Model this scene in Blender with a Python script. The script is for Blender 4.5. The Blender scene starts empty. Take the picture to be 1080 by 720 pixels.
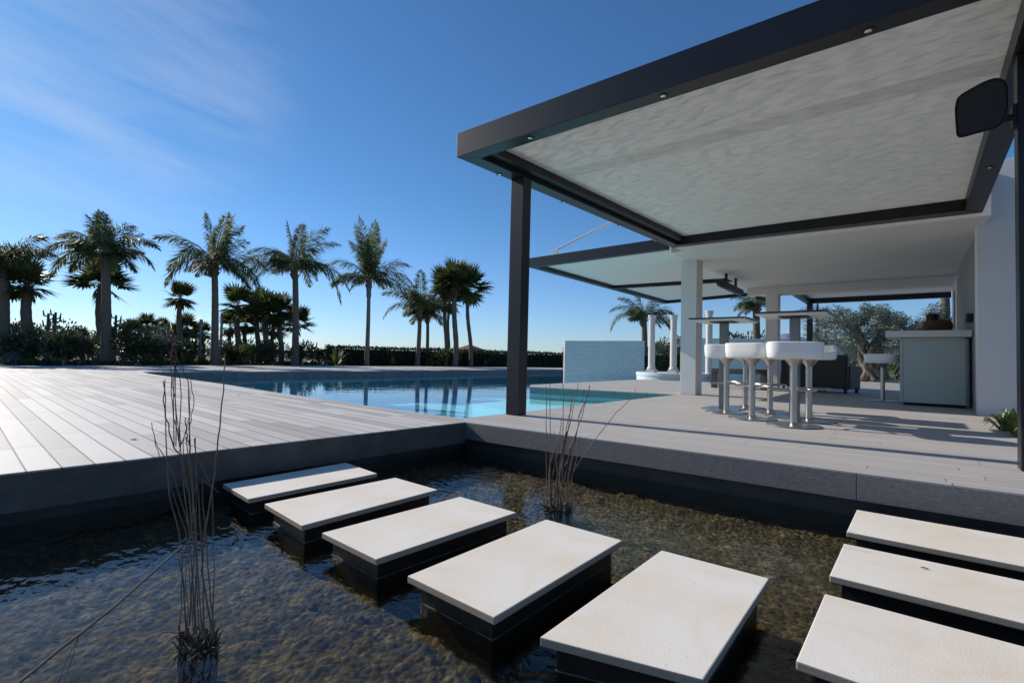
import bpy, math, random
from mathutils import Vector, Matrix, noise as mnoise
R = math.radians
random.seed(7)
sc = bpy.context.scene
col = sc.collection

# ------------------------------------------------------------------ camera, sky, sun, exposure
CZ = .62; FPX = 522.0; PITCH = R(1.9); ROLL = R(1.35); YAW = R(38.9)
cam = bpy.data.cameras.new('camera'); camo = bpy.data.objects.new('camera', cam); col.objects.link(camo)
cp, sp, cr, sr = math.cos(PITCH), math.sin(PITCH), math.cos(ROLL), math.sin(ROLL)
rz = Matrix.Rotation(YAW, 3, 'Z')
fw = Vector((0, cp, sp)); up = Vector((0, -sp, cp)); rt = Vector((1, 0, 0))
CR = rz @ (rt*cr + up*sr); CU = rz @ (up*cr - rt*sr); CF = rz @ fw
M = Matrix((CR, CU, -CF)).transposed().to_4x4(); M.translation = Vector((0, 0, CZ))
camo.matrix_world = M
cam.sensor_width = 36; cam.lens = FPX/1080*36; cam.clip_end = 8000; cam.clip_start = .02
sc.camera = camo
EYE = Vector((0, 0, CZ))

SUN_E = R(30); SUN_AZ = R(263.6)          # clockwise from +Y
sund = Vector((math.sin(SUN_AZ)*math.cos(SUN_E), math.cos(SUN_AZ)*math.cos(SUN_E), math.sin(SUN_E)))
w = bpy.data.worlds.new('World'); sc.world = w; w.use_nodes = True
nt = w.node_tree; nt.nodes.clear()
wo = nt.nodes.new('ShaderNodeOutputWorld'); bg = nt.nodes.new('ShaderNodeBackground'); bg.inputs[1].default_value = .086
sky = nt.nodes.new('ShaderNodeTexSky'); sky.sky_type = 'NISHITA'; sky.sun_disc = False
sky.sun_elevation = SUN_E; sky.sun_rotation = SUN_AZ; sky.altitude = 60; sky.air_density = 1.0; sky.dust_density = .15; sky.ozone_density = 1.0
# thin cirrus streaks, one bank of them in the upper left of the view
tint = nt.nodes.new('ShaderNodeMixRGB'); tint.blend_type = 'MULTIPLY'; tint.inputs[0].default_value = 1; tint.inputs[2].default_value = (.58, .97, 1.24, 1)
L = nt.links
tc = nt.nodes.new('ShaderNodeTexCoord'); nrm = nt.nodes.new('ShaderNodeVectorMath'); nrm.operation = 'NORMALIZE'; L.new(tc.outputs['Generated'], nrm.inputs[0])
def dot(v):
    d = nt.nodes.new('ShaderNodeVectorMath'); d.operation = 'DOT_PRODUCT'; d.inputs[1].default_value = v; L.new(nrm.outputs[0], d.inputs[0]); return d.outputs['Value']
ca, sa = math.cos(R(-17)), math.sin(R(-17))
comb = nt.nodes.new('ShaderNodeCombineXYZ')
ua = dot((CR*ca+CU*sa)*2.2); va = dot((CU*ca-CR*sa)*9.0); L.new(ua, comb.inputs[0]); L.new(va, comb.inputs[1])
ns = nt.nodes.new('ShaderNodeTexNoise'); ns.inputs['Scale'].default_value = 1.5; ns.inputs['Detail'].default_value = 10; ns.inputs['Roughness'].default_value = .6; ns.inputs['Distortion'].default_value = .35; L.new(comb.outputs[0], ns.inputs[0])
sz = nt.nodes.new('ShaderNodeSeparateXYZ'); L.new(nrm.outputs[0], sz.inputs[0]); el = nt.nodes.new('ShaderNodeMapRange'); el.interpolation_type = 'SMOOTHSTEP'; el.inputs[1].default_value = -.02; el.inputs[2].default_value = .34; L.new(sz.outputs[2], el.inputs[0])
tm = nt.nodes.new('ShaderNodeMixRGB'); tm.inputs[1].default_value = (.68, .93, 1.42, 1); tm.inputs[2].default_value = (.50, .88, 1.26, 1); L.new(el.outputs[0], tm.inputs[0]); L.new(tm.outputs[0], tint.inputs[2])
crp = nt.nodes.new('ShaderNodeMapRange'); crp.inputs[1].default_value = .40; crp.inputs[2].default_value = .78; crp.inputs[4].default_value = .32; L.new(ns.outputs[0], crp.inputs[0])
cd = (CF*522 + CR*(90-540) + CU*(360-45)).normalized()
mr = nt.nodes.new('ShaderNodeMapRange'); mr.interpolation_type = 'SMOOTHSTEP'; mr.inputs[1].default_value = .95; mr.inputs[2].default_value = 1.0; L.new(dot(cd), mr.inputs[0])
mul = nt.nodes.new('ShaderNodeMath'); mul.operation = 'MULTIPLY'; L.new(mr.outputs[0], mul.inputs[0]); L.new(crp.outputs[0], mul.inputs[1])
mixc = nt.nodes.new('ShaderNodeMixRGB'); mixc.inputs[2].default_value = (8.5, 8.9, 9.6, 1)
L.new(sky.outputs[0], tint.inputs[1]); L.new(tint.outputs[0], mixc.inputs[1]); L.new(mul.outputs[0], mixc.inputs[0]); L.new(mixc.outputs[0], bg.inputs[0]); L.new(bg.outputs[0], wo.inputs[0])

sl = bpy.data.lights.new('sun', 'SUN'); sl.energy = 4.7; sl.angle = R(.5); sl.color = (1, .935, .84)
so = bpy.data.objects.new('sun', sl); col.objects.link(so); so.rotation_euler = sund.to_track_quat('Z', 'Y').to_euler(); so.location = sund*50
vs = sc.view_settings; vs.view_transform = 'Standard'; vs.look = 'None'; vs.gamma = 1; vs.exposure = 0.08; vs.use_curve_mapping = False
sc.render.engine = 'CYCLES'; sc.cycles.max_bounces = 8; sc.cycles.transparent_max_bounces = 12; sc.cycles.sample_clamp_indirect = 6

# ------------------------------------------------------------------ geometry from image measurements
def ray(x, y): return CF + CR*(x-540)/FPX - CU*(y-360)/FPX
def atz(x, y, z=0.0): d = ray(x, y); return EYE + d*((z-CZ)/d.z)
def aty(x, y, Y): d = ray(x, y); return EYE + d*(Y/d.y)
def atx(x, y, X): d = ray(x, y); return EYE + d*(X/d.x)
def depth(x, y, D): return EYE + ray(x, y)*D
def pz(px, D, z=0.0):
    a = depth(px, 360, D); b = depth(px, 361, D); return depth(px, 360+(z-a.z)/(b.z-a.z), D)
SIDE = Vector((CR.x, CR.y, 0)).normalized(); FWD = Vector((CF.x, CF.y, 0)).normalized(); UP = Vector((0, 0, 1))

# ------------------------------------------------------------------ materials
def mat(name, rgb=(.5, .5, .5), rough=.6, metal=0, spec=.5, var=None, vscale=5, bump=0, bscale=60, stretch=(1, 1, 1), detail=6, sub=None):
    m = bpy.data.materials.new(name); m.use_nodes = True; n = m.node_tree; b = n.nodes['Principled BSDF']
    b.inputs['Base Color'].default_value = (*rgb, 1); b.inputs['Roughness'].default_value = rough; b.inputs['Metallic'].default_value = metal
    b.inputs['Specular IOR Level'].default_value = spec
    t = n.nodes.new('ShaderNodeTexCoord'); mp = n.nodes.new('ShaderNodeMapping'); mp.inputs['Scale'].default_value = stretch
    n.links.new(t.outputs['Object'], mp.inputs[0])
    if var:
        x = n.nodes.new('ShaderNodeTexNoise'); x.inputs['Scale'].default_value = vscale; x.inputs['Detail'].default_value = detail
        r = n.nodes.new('ShaderNodeMixRGB'); rr = n.nodes.new('ShaderNodeMapRange'); rr.inputs[1].default_value = .3; rr.inputs[2].default_value = .7
        r.inputs[1].default_value = (*rgb, 1); r.inputs[2].default_value = (*var, 1)
        n.links.new(mp.outputs[0], x.inputs[0]); n.links.new(x.outputs[0], rr.inputs[0]); n.links.new(rr.outputs[0], r.inputs[0]); n.links.new(r.outputs[0], b.inputs['Base Color'])
    if bump:
        x = n.nodes.new('ShaderNodeTexNoise'); x.inputs['Scale'].default_value = bscale; x.inputs['Detail'].default_value = detail
        u = n.nodes.new('ShaderNodeBump'); u.inputs['Strength'].default_value = bump; u.inputs['Distance'].default_value = .01
        n.links.new(mp.outputs[0], x.inputs[0]); n.links.new(x.outputs[0], u.inputs['Height']); n.links.new(u.outputs[0], b.inputs['Normal'])
    return m

def leafmat(name, a, b2, rough=.45, trans=.25, spec=.5):
    m = bpy.data.materials.new(name); m.use_nodes = True; n = m.node_tree; b = n.nodes['Principled BSDF']; out = n.nodes['Material Output']
    g = n.nodes.new('ShaderNodeNewGeometry'); mx = n.nodes.new('ShaderNodeMixRGB'); mx.inputs[1].default_value = (*a, 1); mx.inputs[2].default_value = (*b2, 1)
    n.links.new(g.outputs['Random Per Island'], mx.inputs[0]); n.links.new(mx.outputs[0], b.inputs['Base Color'])
    b.inputs['Roughness'].default_value = rough; b.inputs['Specular IOR Level'].default_value = spec
    t = n.nodes.new('ShaderNodeBsdfTranslucent'); ms = n.nodes.new('ShaderNodeMixShader'); ms.inputs[0].default_value = trans
    n.links.new(mx.outputs[0], t.inputs[0]); n.links.new(b.outputs[0], ms.inputs[1]); n.links.new(t.outputs[0], ms.inputs[2]); n.links.new(ms.outputs[0], out.inputs[0])
    return m

def deckmat(name, c1, c2, row=.155, ang=0.0, length=1.9, gap=.006):
    m = bpy.data.materials.new(name); m.use_nodes = True; n = m.node_tree; b = n.nodes['Principled BSDF']; b.inputs['Roughness'].default_value = .62; b.inputs['Specular IOR Level'].default_value = .35
    t = n.nodes.new('ShaderNodeTexCoord'); mp = n.nodes.new('ShaderNodeMapping'); mp.inputs['Rotation'].default_value = (0, 0, ang); mp.inputs['Location'].default_value = (53.3, 41.7, 0)
    k = n.nodes.new('ShaderNodeTexBrick'); k.offset = 0; k.offset_frequency = 1; k.squash = 1
    k.inputs['Scale'].default_value = 1; k.inputs['Brick Width'].default_value = length; k.inputs['Row Height'].default_value = row; k.inputs['Mortar Size'].default_value = gap
    k.inputs['Mortar Smooth'].default_value = .2; k.inputs['Bias'].default_value = 0
    k.inputs['Color1'].default_value = (*c1, 1); k.inputs['Color2'].default_value = (*c2, 1); k.inputs['Mortar'].default_value = (.06, .06, .065, 1)
    n.links.new(t.outputs['Object'], mp.inputs[0])
    sx = n.nodes.new('ShaderNodeSeparateXYZ'); n.links.new(mp.outputs[0], sx.inputs[0])      # every row of boards starts at its own place
    dv = n.nodes.new('ShaderNodeMath'); dv.operation = 'DIVIDE'; dv.inputs[1].default_value = row; n.links.new(sx.outputs[1], dv.inputs[0])
    fl = n.nodes.new('ShaderNodeMath'); fl.operation = 'FLOOR'; n.links.new(dv.outputs[0], fl.inputs[0])
    wn = n.nodes.new('ShaderNodeTexWhiteNoise'); wn.noise_dimensions = '1D'; n.links.new(fl.outputs[0], wn.inputs['W'])
    ma = n.nodes.new('ShaderNodeMath'); ma.operation = 'MULTIPLY_ADD'; ma.inputs[1].default_value = length; n.links.new(wn.outputs['Value'], ma.inputs[0]); n.links.new(sx.outputs[0], ma.inputs[2])
    cx = n.nodes.new('ShaderNodeCombineXYZ'); n.links.new(ma.outputs[0], cx.inputs[0]); n.links.new(sx.outputs[1], cx.inputs[1]); n.links.new(cx.outputs[0], k.inputs[0])
    m2 = n.nodes.new('ShaderNodeMapping'); m2.inputs['Scale'].default_value = (1.5, 60, 60); n.links.new(mp.outputs[0], m2.inputs[0])
    x = n.nodes.new('ShaderNodeTexNoise'); x.inputs['Scale'].default_value = 3; x.inputs['Detail'].default_value = 8; n.links.new(m2.outputs[0], x.inputs[0])
    y = n.nodes.new('ShaderNodeTexNoise'); y.inputs['Scale'].default_value = .9; y.inputs['Detail'].default_value = 6; n.links.new(t.outputs['Object'], y.inputs[0])
    a = n.nodes.new('ShaderNodeMath'); a.operation = 'ADD'; n.links.new(x.outputs[0], a.inputs[0]); n.links.new(y.outputs[0], a.inputs[1])
    r = n.nodes.new('ShaderNodeMapRange'); r.inputs[1].default_value = .6; r.inputs[2].default_value = 1.4; r.inputs[3].default_value = .86; r.inputs[4].default_value = 1.1; n.links.new(a.outputs[0], r.inputs[0])
    mm = n.nodes.new('ShaderNodeMixRGB'); mm.blend_type = 'MULTIPLY'; mm.inputs[0].default_value = 1; n.links.new(k.outputs[0], mm.inputs[1]); n.links.new(r.outputs[0], mm.inputs[2])
    n.links.new(mm.outputs[0], b.inputs['Base Color'])
    iv = n.nodes.new('ShaderNodeMath'); iv.operation = 'MULTIPLY_ADD'; iv.inputs[1].default_value = -1; n.links.new(k.outputs['Fac'], iv.inputs[0])
    sc2 = n.nodes.new('ShaderNodeMath'); sc2.operation = 'MULTIPLY'; sc2.inputs[1].default_value = .12; n.links.new(x.outputs[0], sc2.inputs[0]); n.links.new(sc2.outputs[0], iv.inputs[2])
    u = n.nodes.new('ShaderNodeBump'); u.inputs['Strength'].default_value = .6; u.inputs['Distance'].default_value = .004; n.links.new(iv.outputs[0], u.inputs['Height']); n.links.new(u.outputs[0], b.inputs['Normal'])
    return m

def brickmat(name, c1, c2, mort, w_=.4, h_=.2, gap=.012, bump=.8, rough=.7, axis='XZ', scale=1, spec=.3):
    m = bpy.data.materials.new(name); m.use_nodes = True; n = m.node_tree; b = n.nodes['Principled BSDF']; b.inputs['Roughness'].default_value = rough; b.inputs['Specular IOR Level'].default_value = spec
    t = n.nodes.new('ShaderNodeTexCoord'); s = n.nodes.new('ShaderNodeSeparateXYZ'); c = n.nodes.new('ShaderNodeCombineXYZ'); n.links.new(t.outputs['Object'], s.inputs[0])
    if axis == 'XZ': n.links.new(s.outputs[0], c.inputs[0]); n.links.new(s.outputs[2], c.inputs[1])
    elif axis == 'XY': n.links.new(s.outputs[0], c.inputs[0]); n.links.new(s.outputs[1], c.inputs[1])
    else: n.links.new(s.outputs[1], c.inputs[0]); n.links.new(s.outputs[2], c.inputs[1])
    k = n.nodes.new('ShaderNodeTexBrick'); k.inputs['Scale'].default_value = scale; k.inputs['Brick Width'].default_value = w_; k.inputs['Row Height'].default_value = h_; k.inputs['Mortar Size'].default_value = gap
    k.inputs['Color1'].default_value = (*c1, 1); k.inputs['Color2'].default_value = (*c2, 1); k.inputs['Mortar'].default_value = (*mort, 1)
    n.links.new(c.outputs[0], k.inputs[0]); n.links.new(k.outputs[0], b.inputs['Base Color'])
    x = n.nodes.new('ShaderNodeTexNoise'); x.inputs['Scale'].default_value = 14; n.links.new(t.outputs['Object'], x.inputs[0])
    a = n.nodes.new('ShaderNodeMath'); a.operation = 'SUBTRACT'; n.links.new(x.outputs[0], a.inputs[0]); n.links.new(k.outputs['Fac'], a.inputs[1])
    u = n.nodes.new('ShaderNodeBump'); u.inputs['Strength'].default_value = bump; u.inputs['Distance'].default_value = .012; n.links.new(a.outputs[0], u.inputs['Height']); n.links.new(u.outputs[0], b.inputs['Normal'])
    return m

def watermat(name, tint, bscale, bstr, stretch=(1, 1, 1), dist=.02, rough=.015, fine=0.0, ior=1.33):
    return _watermat(name, tint, bscale, bstr, stretch, dist, rough, fine, ior)
def _watermat(name, tint, bscale, bstr, stretch, dist, rough, fine, ior):
    m = bpy.data.materials.new(name); m.use_nodes = True; n = m.node_tree; n.nodes.clear(); out = n.nodes.new('ShaderNodeOutputMaterial')
    tr = n.nodes.new('ShaderNodeBsdfTransparent'); tr.inputs[0].default_value = (*tint, 1)
    gl = n.nodes.new('ShaderNodeBsdfGlossy'); gl.inputs['Roughness'].default_value = rough; gl.inputs[0].default_value = (1, 1, 1, 1)
    fr = n.nodes.new('ShaderNodeFresnel'); ge = n.nodes.new('ShaderNodeNewGeometry'); io = n.nodes.new('ShaderNodeMapRange')   # same Fresnel from both sides of the thin sheet
    io.inputs[3].default_value = ior; io.inputs[4].default_value = 1/ior; n.links.new(ge.outputs['Backfacing'], io.inputs[0]); n.links.new(io.outputs[0], fr.inputs[0])
    t = n.nodes.new('ShaderNodeTexCoord'); mp = n.nodes.new('ShaderNodeMapping'); mp.inputs['Scale'].default_value = stretch; mp.inputs['Rotation'].default_value = (0, 0, R(25)); n.links.new(t.outputs['Object'], mp.inputs[0])
    x = n.nodes.new('ShaderNodeTexNoise'); x.inputs['Scale'].default_value = bscale; x.inputs['Detail'].default_value = 3; x.inputs['Distortion'].default_value = .8; n.links.new(mp.outputs[0], x.inputs[0])
    h = x.outputs[0]
    if fine:
        y = n.nodes.new('ShaderNodeTexVoronoi'); y.feature = 'SMOOTH_F1'; y.inputs['Scale'].default_value = bscale*2.2; n.links.new(x.outputs[1], y.inputs[0]) if False else n.links.new(mp.outputs[0], y.inputs[0])
        a = n.nodes.new('ShaderNodeMath'); a.operation = 'MULTIPLY_ADD'; a.inputs[1].default_value = fine; n.links.new(y.outputs[0], a.inputs[0]); n.links.new(x.outputs[0], a.inputs[2]); h = a.outputs[0]
    u = n.nodes.new('ShaderNodeBump'); u.inputs['Strength'].default_value = bstr; u.inputs['Distance'].default_value = dist; n.links.new(h, u.inputs['Height'])
    n.links.new(u.outputs[0], gl.inputs['Normal']); n.links.new(u.outputs[0], fr.inputs['Normal'])
    ms = n.nodes.new('ShaderNodeMixShader'); n.links.new(fr.outputs[0], ms.inputs[0]); n.links.new(tr.outputs[0], ms.inputs[1]); n.links.new(gl.outputs[0], ms.inputs[2]); n.links.new(ms.outputs[0], out.inputs[0])
    return m

def fabricmat(name, rgb, trans, bump=.5):
    m = bpy.data.materials.new(name); m.use_nodes = True; n = m.node_tree; n.nodes.clear(); out = n.nodes.new('ShaderNodeOutputMaterial')
    d = n.nodes.new('ShaderNodeBsdfDiffuse'); d.inputs[0].default_value = (*rgb, 1); tl = n.nodes.new('ShaderNodeBsdfTranslucent'); tl.inputs[0].default_value = (*rgb, 1)
    t = n.nodes.new('ShaderNodeTexCoord'); mp = n.nodes.new('ShaderNodeMapping'); mp.inputs['Scale'].default_value = (1.0, 2.3, 1); mp.inputs['Rotation'].default_value = (0, 0, R(-20)); n.links.new(t.outputs['Object'], mp.inputs[0])
    x = n.nodes.new('ShaderNodeTexNoise'); x.inputs['Scale'].default_value = 5.5; x.inputs['Detail'].default_value = .6; x.inputs['Distortion'].default_value = .35; n.links.new(mp.outputs[0], x.inputs[0])
    u = n.nodes.new('ShaderNodeBump'); u.inputs['Strength'].default_value = bump; u.inputs['Distance'].default_value = .22; n.links.new(x.outputs[0], u.inputs['Height'])
    n.links.new(u.outputs[0], d.inputs['Normal']); n.links.new(u.outputs[0], tl.inputs['Normal'])
    ms = n.nodes.new('ShaderNodeMixShader'); ms.inputs[0].default_value = trans; n.links.new(d.outputs[0], ms.inputs[1]); n.links.new(tl.outputs[0], ms.inputs[2]); n.links.new(ms.outputs[0], out.inputs[0])
    return m

ALU = mat('anthracite_aluminium', (.011, .012, .015), .38, spec=.35, var=(.015, .016, .020), vscale=3, bump=.03, bscale=300)
ALU2 = mat('dark_inner_aluminium', (.014, .015, .017), .45)
WHITE = mat('white_render', (.74, .685, .64), .8, spec=.2, var=(.68, .63, .59), vscale=1.2, bump=.25, bscale=120)
CEIL = mat('ceiling_paint', (.70, .665, .64), .75, spec=.2, var=(.64, .61, .59), vscale=.6)
DECKL = deckmat('deck_board_light', (.38, .35, .32), (.60, .56, .515), .132, R(2.5), 1.7, .004)
DECKR = deckmat('deck_board_warm', (.42, .39, .365), (.47, .44, .415), .115, R(-1.5), 2.2, .002)
FASC = mat('deck_fascia', (.19, .175, .172), .75, var=(.11, .107, .11), vscale=40, bump=.5, bscale=220, stretch=(1, 1, 3))
FASCL = mat('deck_fascia_dark', (.10, .088, .08), .7, var=(.06, .053, .05), vscale=6, bump=.3, bscale=150)
CONC = mat('wet_concrete', (.055, .053, .048), .6, var=(.03, .03, .025), vscale=5, bump=.5, bscale=40)
STONE = mat('limestone', (.76, .66, .53), .65, spec=.25, var=(.78, .735, .67), vscale=3.2, bump=.10, bscale=160)
def stonemat():
    m = mat('limestone_worn', (.74, .65, .53), .65, spec=.25, var=(.78, .735, .67), vscale=3.2, bump=.10, bscale=160); n = m.node_tree; b = n.nodes['Principled BSDF']
    src = b.inputs['Base Color'].links[0].from_socket; t = n.nodes.new('ShaderNodeTexCoord')
    v = n.nodes.new('ShaderNodeTexVoronoi'); v.inputs['Scale'].default_value = 26; v.inputs['Randomness'].default_value = 1; n.links.new(t.outputs['Object'], v.inputs[0])
    r = n.nodes.new('ShaderNodeMapRange'); r.inputs[1].default_value = .04; r.inputs[2].default_value = .13; r.inputs[3].default_value = 1; r.inputs[4].default_value = 0; n.links.new(v.outputs['Distance'], r.inputs[0])
    w_ = n.nodes.new('ShaderNodeTexNoise'); w_.inputs['Scale'].default_value = 7; w_.inputs['Detail'].default_value = 5; n.links.new(t.outputs['Object'], w_.inputs[0])
    g = n.nodes.new('ShaderNodeMapRange'); g.inputs[1].default_value = .52; g.inputs[2].default_value = .68; n.links.new(w_.outputs[0], g.inputs[0])
    q = n.nodes.new('ShaderNodeMath'); q.operation = 'MULTIPLY'; n.links.new(r.outputs[0], q.inputs[0]); n.links.new(g.outputs[0], q.inputs[1])
    q2 = n.nodes.new('ShaderNodeMath'); q2.operation = 'MULTIPLY'; q2.inputs[1].default_value = .55; n.links.new(q.outputs[0], q2.inputs[0])
    mx = n.nodes.new('ShaderNodeMixRGB'); mx.inputs[2].default_value = (.36, .27, .18, 1); n.links.new(q2.outputs[0], mx.inputs[0]); n.links.new(src, mx.inputs[1])
    z = n.nodes.new('ShaderNodeTexNoise'); z.inputs['Scale'].default_value = 2.3; z.inputs['Detail'].default_value = 7; z.inputs['Distortion'].default_value = 1; n.links.new(t.outputs['Object'], z.inputs[0])
    zr = n.nodes.new('ShaderNodeMapRange'); zr.inputs[1].default_value = .5; zr.inputs[2].default_value = .8; zr.inputs[4].default_value = .5; n.links.new(z.outputs[0], zr.inputs[0])
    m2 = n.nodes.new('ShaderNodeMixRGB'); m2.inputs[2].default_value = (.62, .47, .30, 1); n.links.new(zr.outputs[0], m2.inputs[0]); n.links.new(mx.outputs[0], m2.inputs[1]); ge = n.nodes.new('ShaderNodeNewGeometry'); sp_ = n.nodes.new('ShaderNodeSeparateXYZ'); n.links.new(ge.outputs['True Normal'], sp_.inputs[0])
    gt = n.nodes.new('ShaderNodeMath'); gt.operation = 'GREATER_THAN'; gt.inputs[1].default_value = .5; n.links.new(sp_.outputs[2], gt.inputs[0])     # slab sides painted darker brown, their shade is put into the colour
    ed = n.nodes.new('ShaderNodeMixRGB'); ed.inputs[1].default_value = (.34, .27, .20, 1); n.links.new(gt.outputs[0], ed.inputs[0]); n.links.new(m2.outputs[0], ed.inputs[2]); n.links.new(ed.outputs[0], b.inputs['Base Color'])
    return m
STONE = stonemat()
PED = mat('pedestal_tile', (.012, .010, .008), .35, spec=.25, var=(.02, .02, .018), vscale=12, bump=.3, bscale=40)
POOLT = brickmat('pool_tile', (.68, .86, .88), (.72, .88, .90), (.76, .89, .90), .3, .3, .008, .1, .4, 'XY')
POOLW = brickmat('pool_wall_tile', (.20, .40, .44), (.24, .46, .50), (.3, .5, .54), .3, .15, .006, .1, .4, 'XZ')
COPE = mat('coping', (.14, .15, .16), .6, var=(.10, .105, .11), vscale=6)
BLOCK = brickmat('white_block', (.84, .72, .66), (.78, .665, .61), (.68, .58, .54), .34, .13, .010, 1.0, .75, 'XZ')
TILEW = brickmat('white_mosaic', (.82, .82, .82), (.72, .73, .75), (.55, .56, .58), .12, .06, .008, .4, .4, 'XZ')
STEEL = mat('brushed_steel', (.44, .41, .38), .32, metal=1, bump=.05, bscale=90, stretch=(20, 20, 1))
STEELB = mat('base_steel', (.5, .5, .5), .3, metal=1)
TPOST = mat('dark_steel_post', (.20, .185, .17), .35, metal=1, bump=.05, bscale=90, stretch=(20, 20, 1))
SEATW = mat('white_seat_plastic', (.78, .775, .75), .35, spec=.5)
TABT = mat('dark_table_top', (.02, .018, .017), .3)
TABU = mat('underside_floor_light', (.6, .6, .59), .4)  # floor light reflected under the tabletop, put into a pale colour
WICK = mat('dark_wicker', (.022, .019, .017), .5, bump=1.0, bscale=70, stretch=(1, 1, 3))
CUSH = mat('cushion', (.55, .55, .56), .8)
GLASSF = mat('frosted_glass_panel', (.42, .47, .43), .35, spec=.5, var=(.45, .50, .46), vscale=.8)
BLACK = mat('black_plastic', (.008, .008, .009), .5)
GRILL = mat('speaker_grille', (.012, .012, .013), .6, bump=.8, bscale=400)
BARK = mat('palm_bark', (.10, .078, .06), .9, var=(.17, .14, .11), vscale=8, bump=1.0, bscale=18, stretch=(1, 1, 3))
BARKL = mat('smooth_palm_bark', (.20, .175, .15), .85, var=(.13, .11, .09), vscale=5, bump=.8, bscale=14, stretch=(.4, .4, 5))
OBARK = mat('olive_bark', (.10, .07, .05), .9, var=(.22, .17, .12), vscale=6, bump=1.0, bscale=12, stretch=(1, 1, .4))
BOOT = mat('cut_frond_stubs', (.12, .075, .04), .9, var=(.2, .13, .07), vscale=10)
FEATH = leafmat('feather_frond', (.08, .10, .035), (.23, .25, .11), .5, .5, .4)
FANG = leafmat('fan_frond', (.035, .055, .018), (.13, .155, .05), .5, .38, .5)
DEAD = leafmat('dead_frond', (.16, .11, .06), (.26, .19, .11), .7, .2, .2)
SHRUB = leafmat('shrub_leaf', (.028, .045, .018), (.085, .11, .045), .42, .2, .5)
SHRUB2 = leafmat('grey_shrub_leaf', (.07, .085, .06), (.17, .19, .14), .45, .2, .5)
SHRUBY = leafmat('yellow_green_leaf', (.08, .11, .025), (.19, .21, .07), .45, .3, .4)
HEDGE = leafmat('hedge_leaf', (.02, .035, .014), (.05, .07, .028), .5, .15, .4)
OLIVE = leafmat('olive_leaf', (.06, .075, .05), (.19, .21, .16), .45, .15, .5)
CEDAR = leafmat('cedar_needle', (.02, .035, .02), (.045, .065, .035), .6, .1, .3)
CORE = mat('hedge_core', (.012, .018, .009), .9)
TWIG = mat('dry_reed', (.10, .06, .042), .7, var=(.22, .16, .11), vscale=14)
GLINT = mat('painted_glint', (.012, .010, .008), .4, var=(.16, .15, .12), vscale=16, detail=3)  # patchy paler tone, the sun glint at the waterline put into colour
TWIGR = mat('red_twig', (.16, .045, .035), .6, var=(.10, .05, .04), vscale=10)
ROOT = mat('rotten_root', (.02, .015, .01), .8, var=(.12, .09, .06), vscale=16, bump=1, bscale=30)
CACT = mat('cactus_skin', (.05, .08, .04), .6)
TILE = brickmat('clay_roof_tile', (.16, .075, .05), (.22, .11, .07), (.08, .04, .03), .25, .2, .03, 1, .8, 'XZ')
POT = mat('brown_basket', (.07, .03, .018), .8, var=(.14, .06, .035), vscale=30, bump=.9, bscale=60, stretch=(3, 3, .6))
SOIL = mat('garden_soil', (.07, .055, .035), .95, var=(.05, .07, .025), vscale=1.5, bump=.6, bscale=12)
GRASSM = mat('lawn', (.07, .11, .03), .9, var=(.10, .13, .045), vscale=3, bump=.6, bscale=40)
HILLM = mat('hill_scrub', (.045, .058, .06), .95, spec=0, var=(.06, .068, .058), vscale=.02, detail=10)
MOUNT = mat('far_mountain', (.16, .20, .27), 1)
GRAV = mat('white_gravel', (.42, .41, .39), .9, var=(.22, .21, .2), vscale=30, bump=1, bscale=50)
ROCK = mat('dark_rock', (.035, .035, .036), .85, var=(.06, .06, .06), vscale=6, bump=1, bscale=12)
LENSM = mat('spot_glass', (.75, .75, .72), .1, metal=1)

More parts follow.
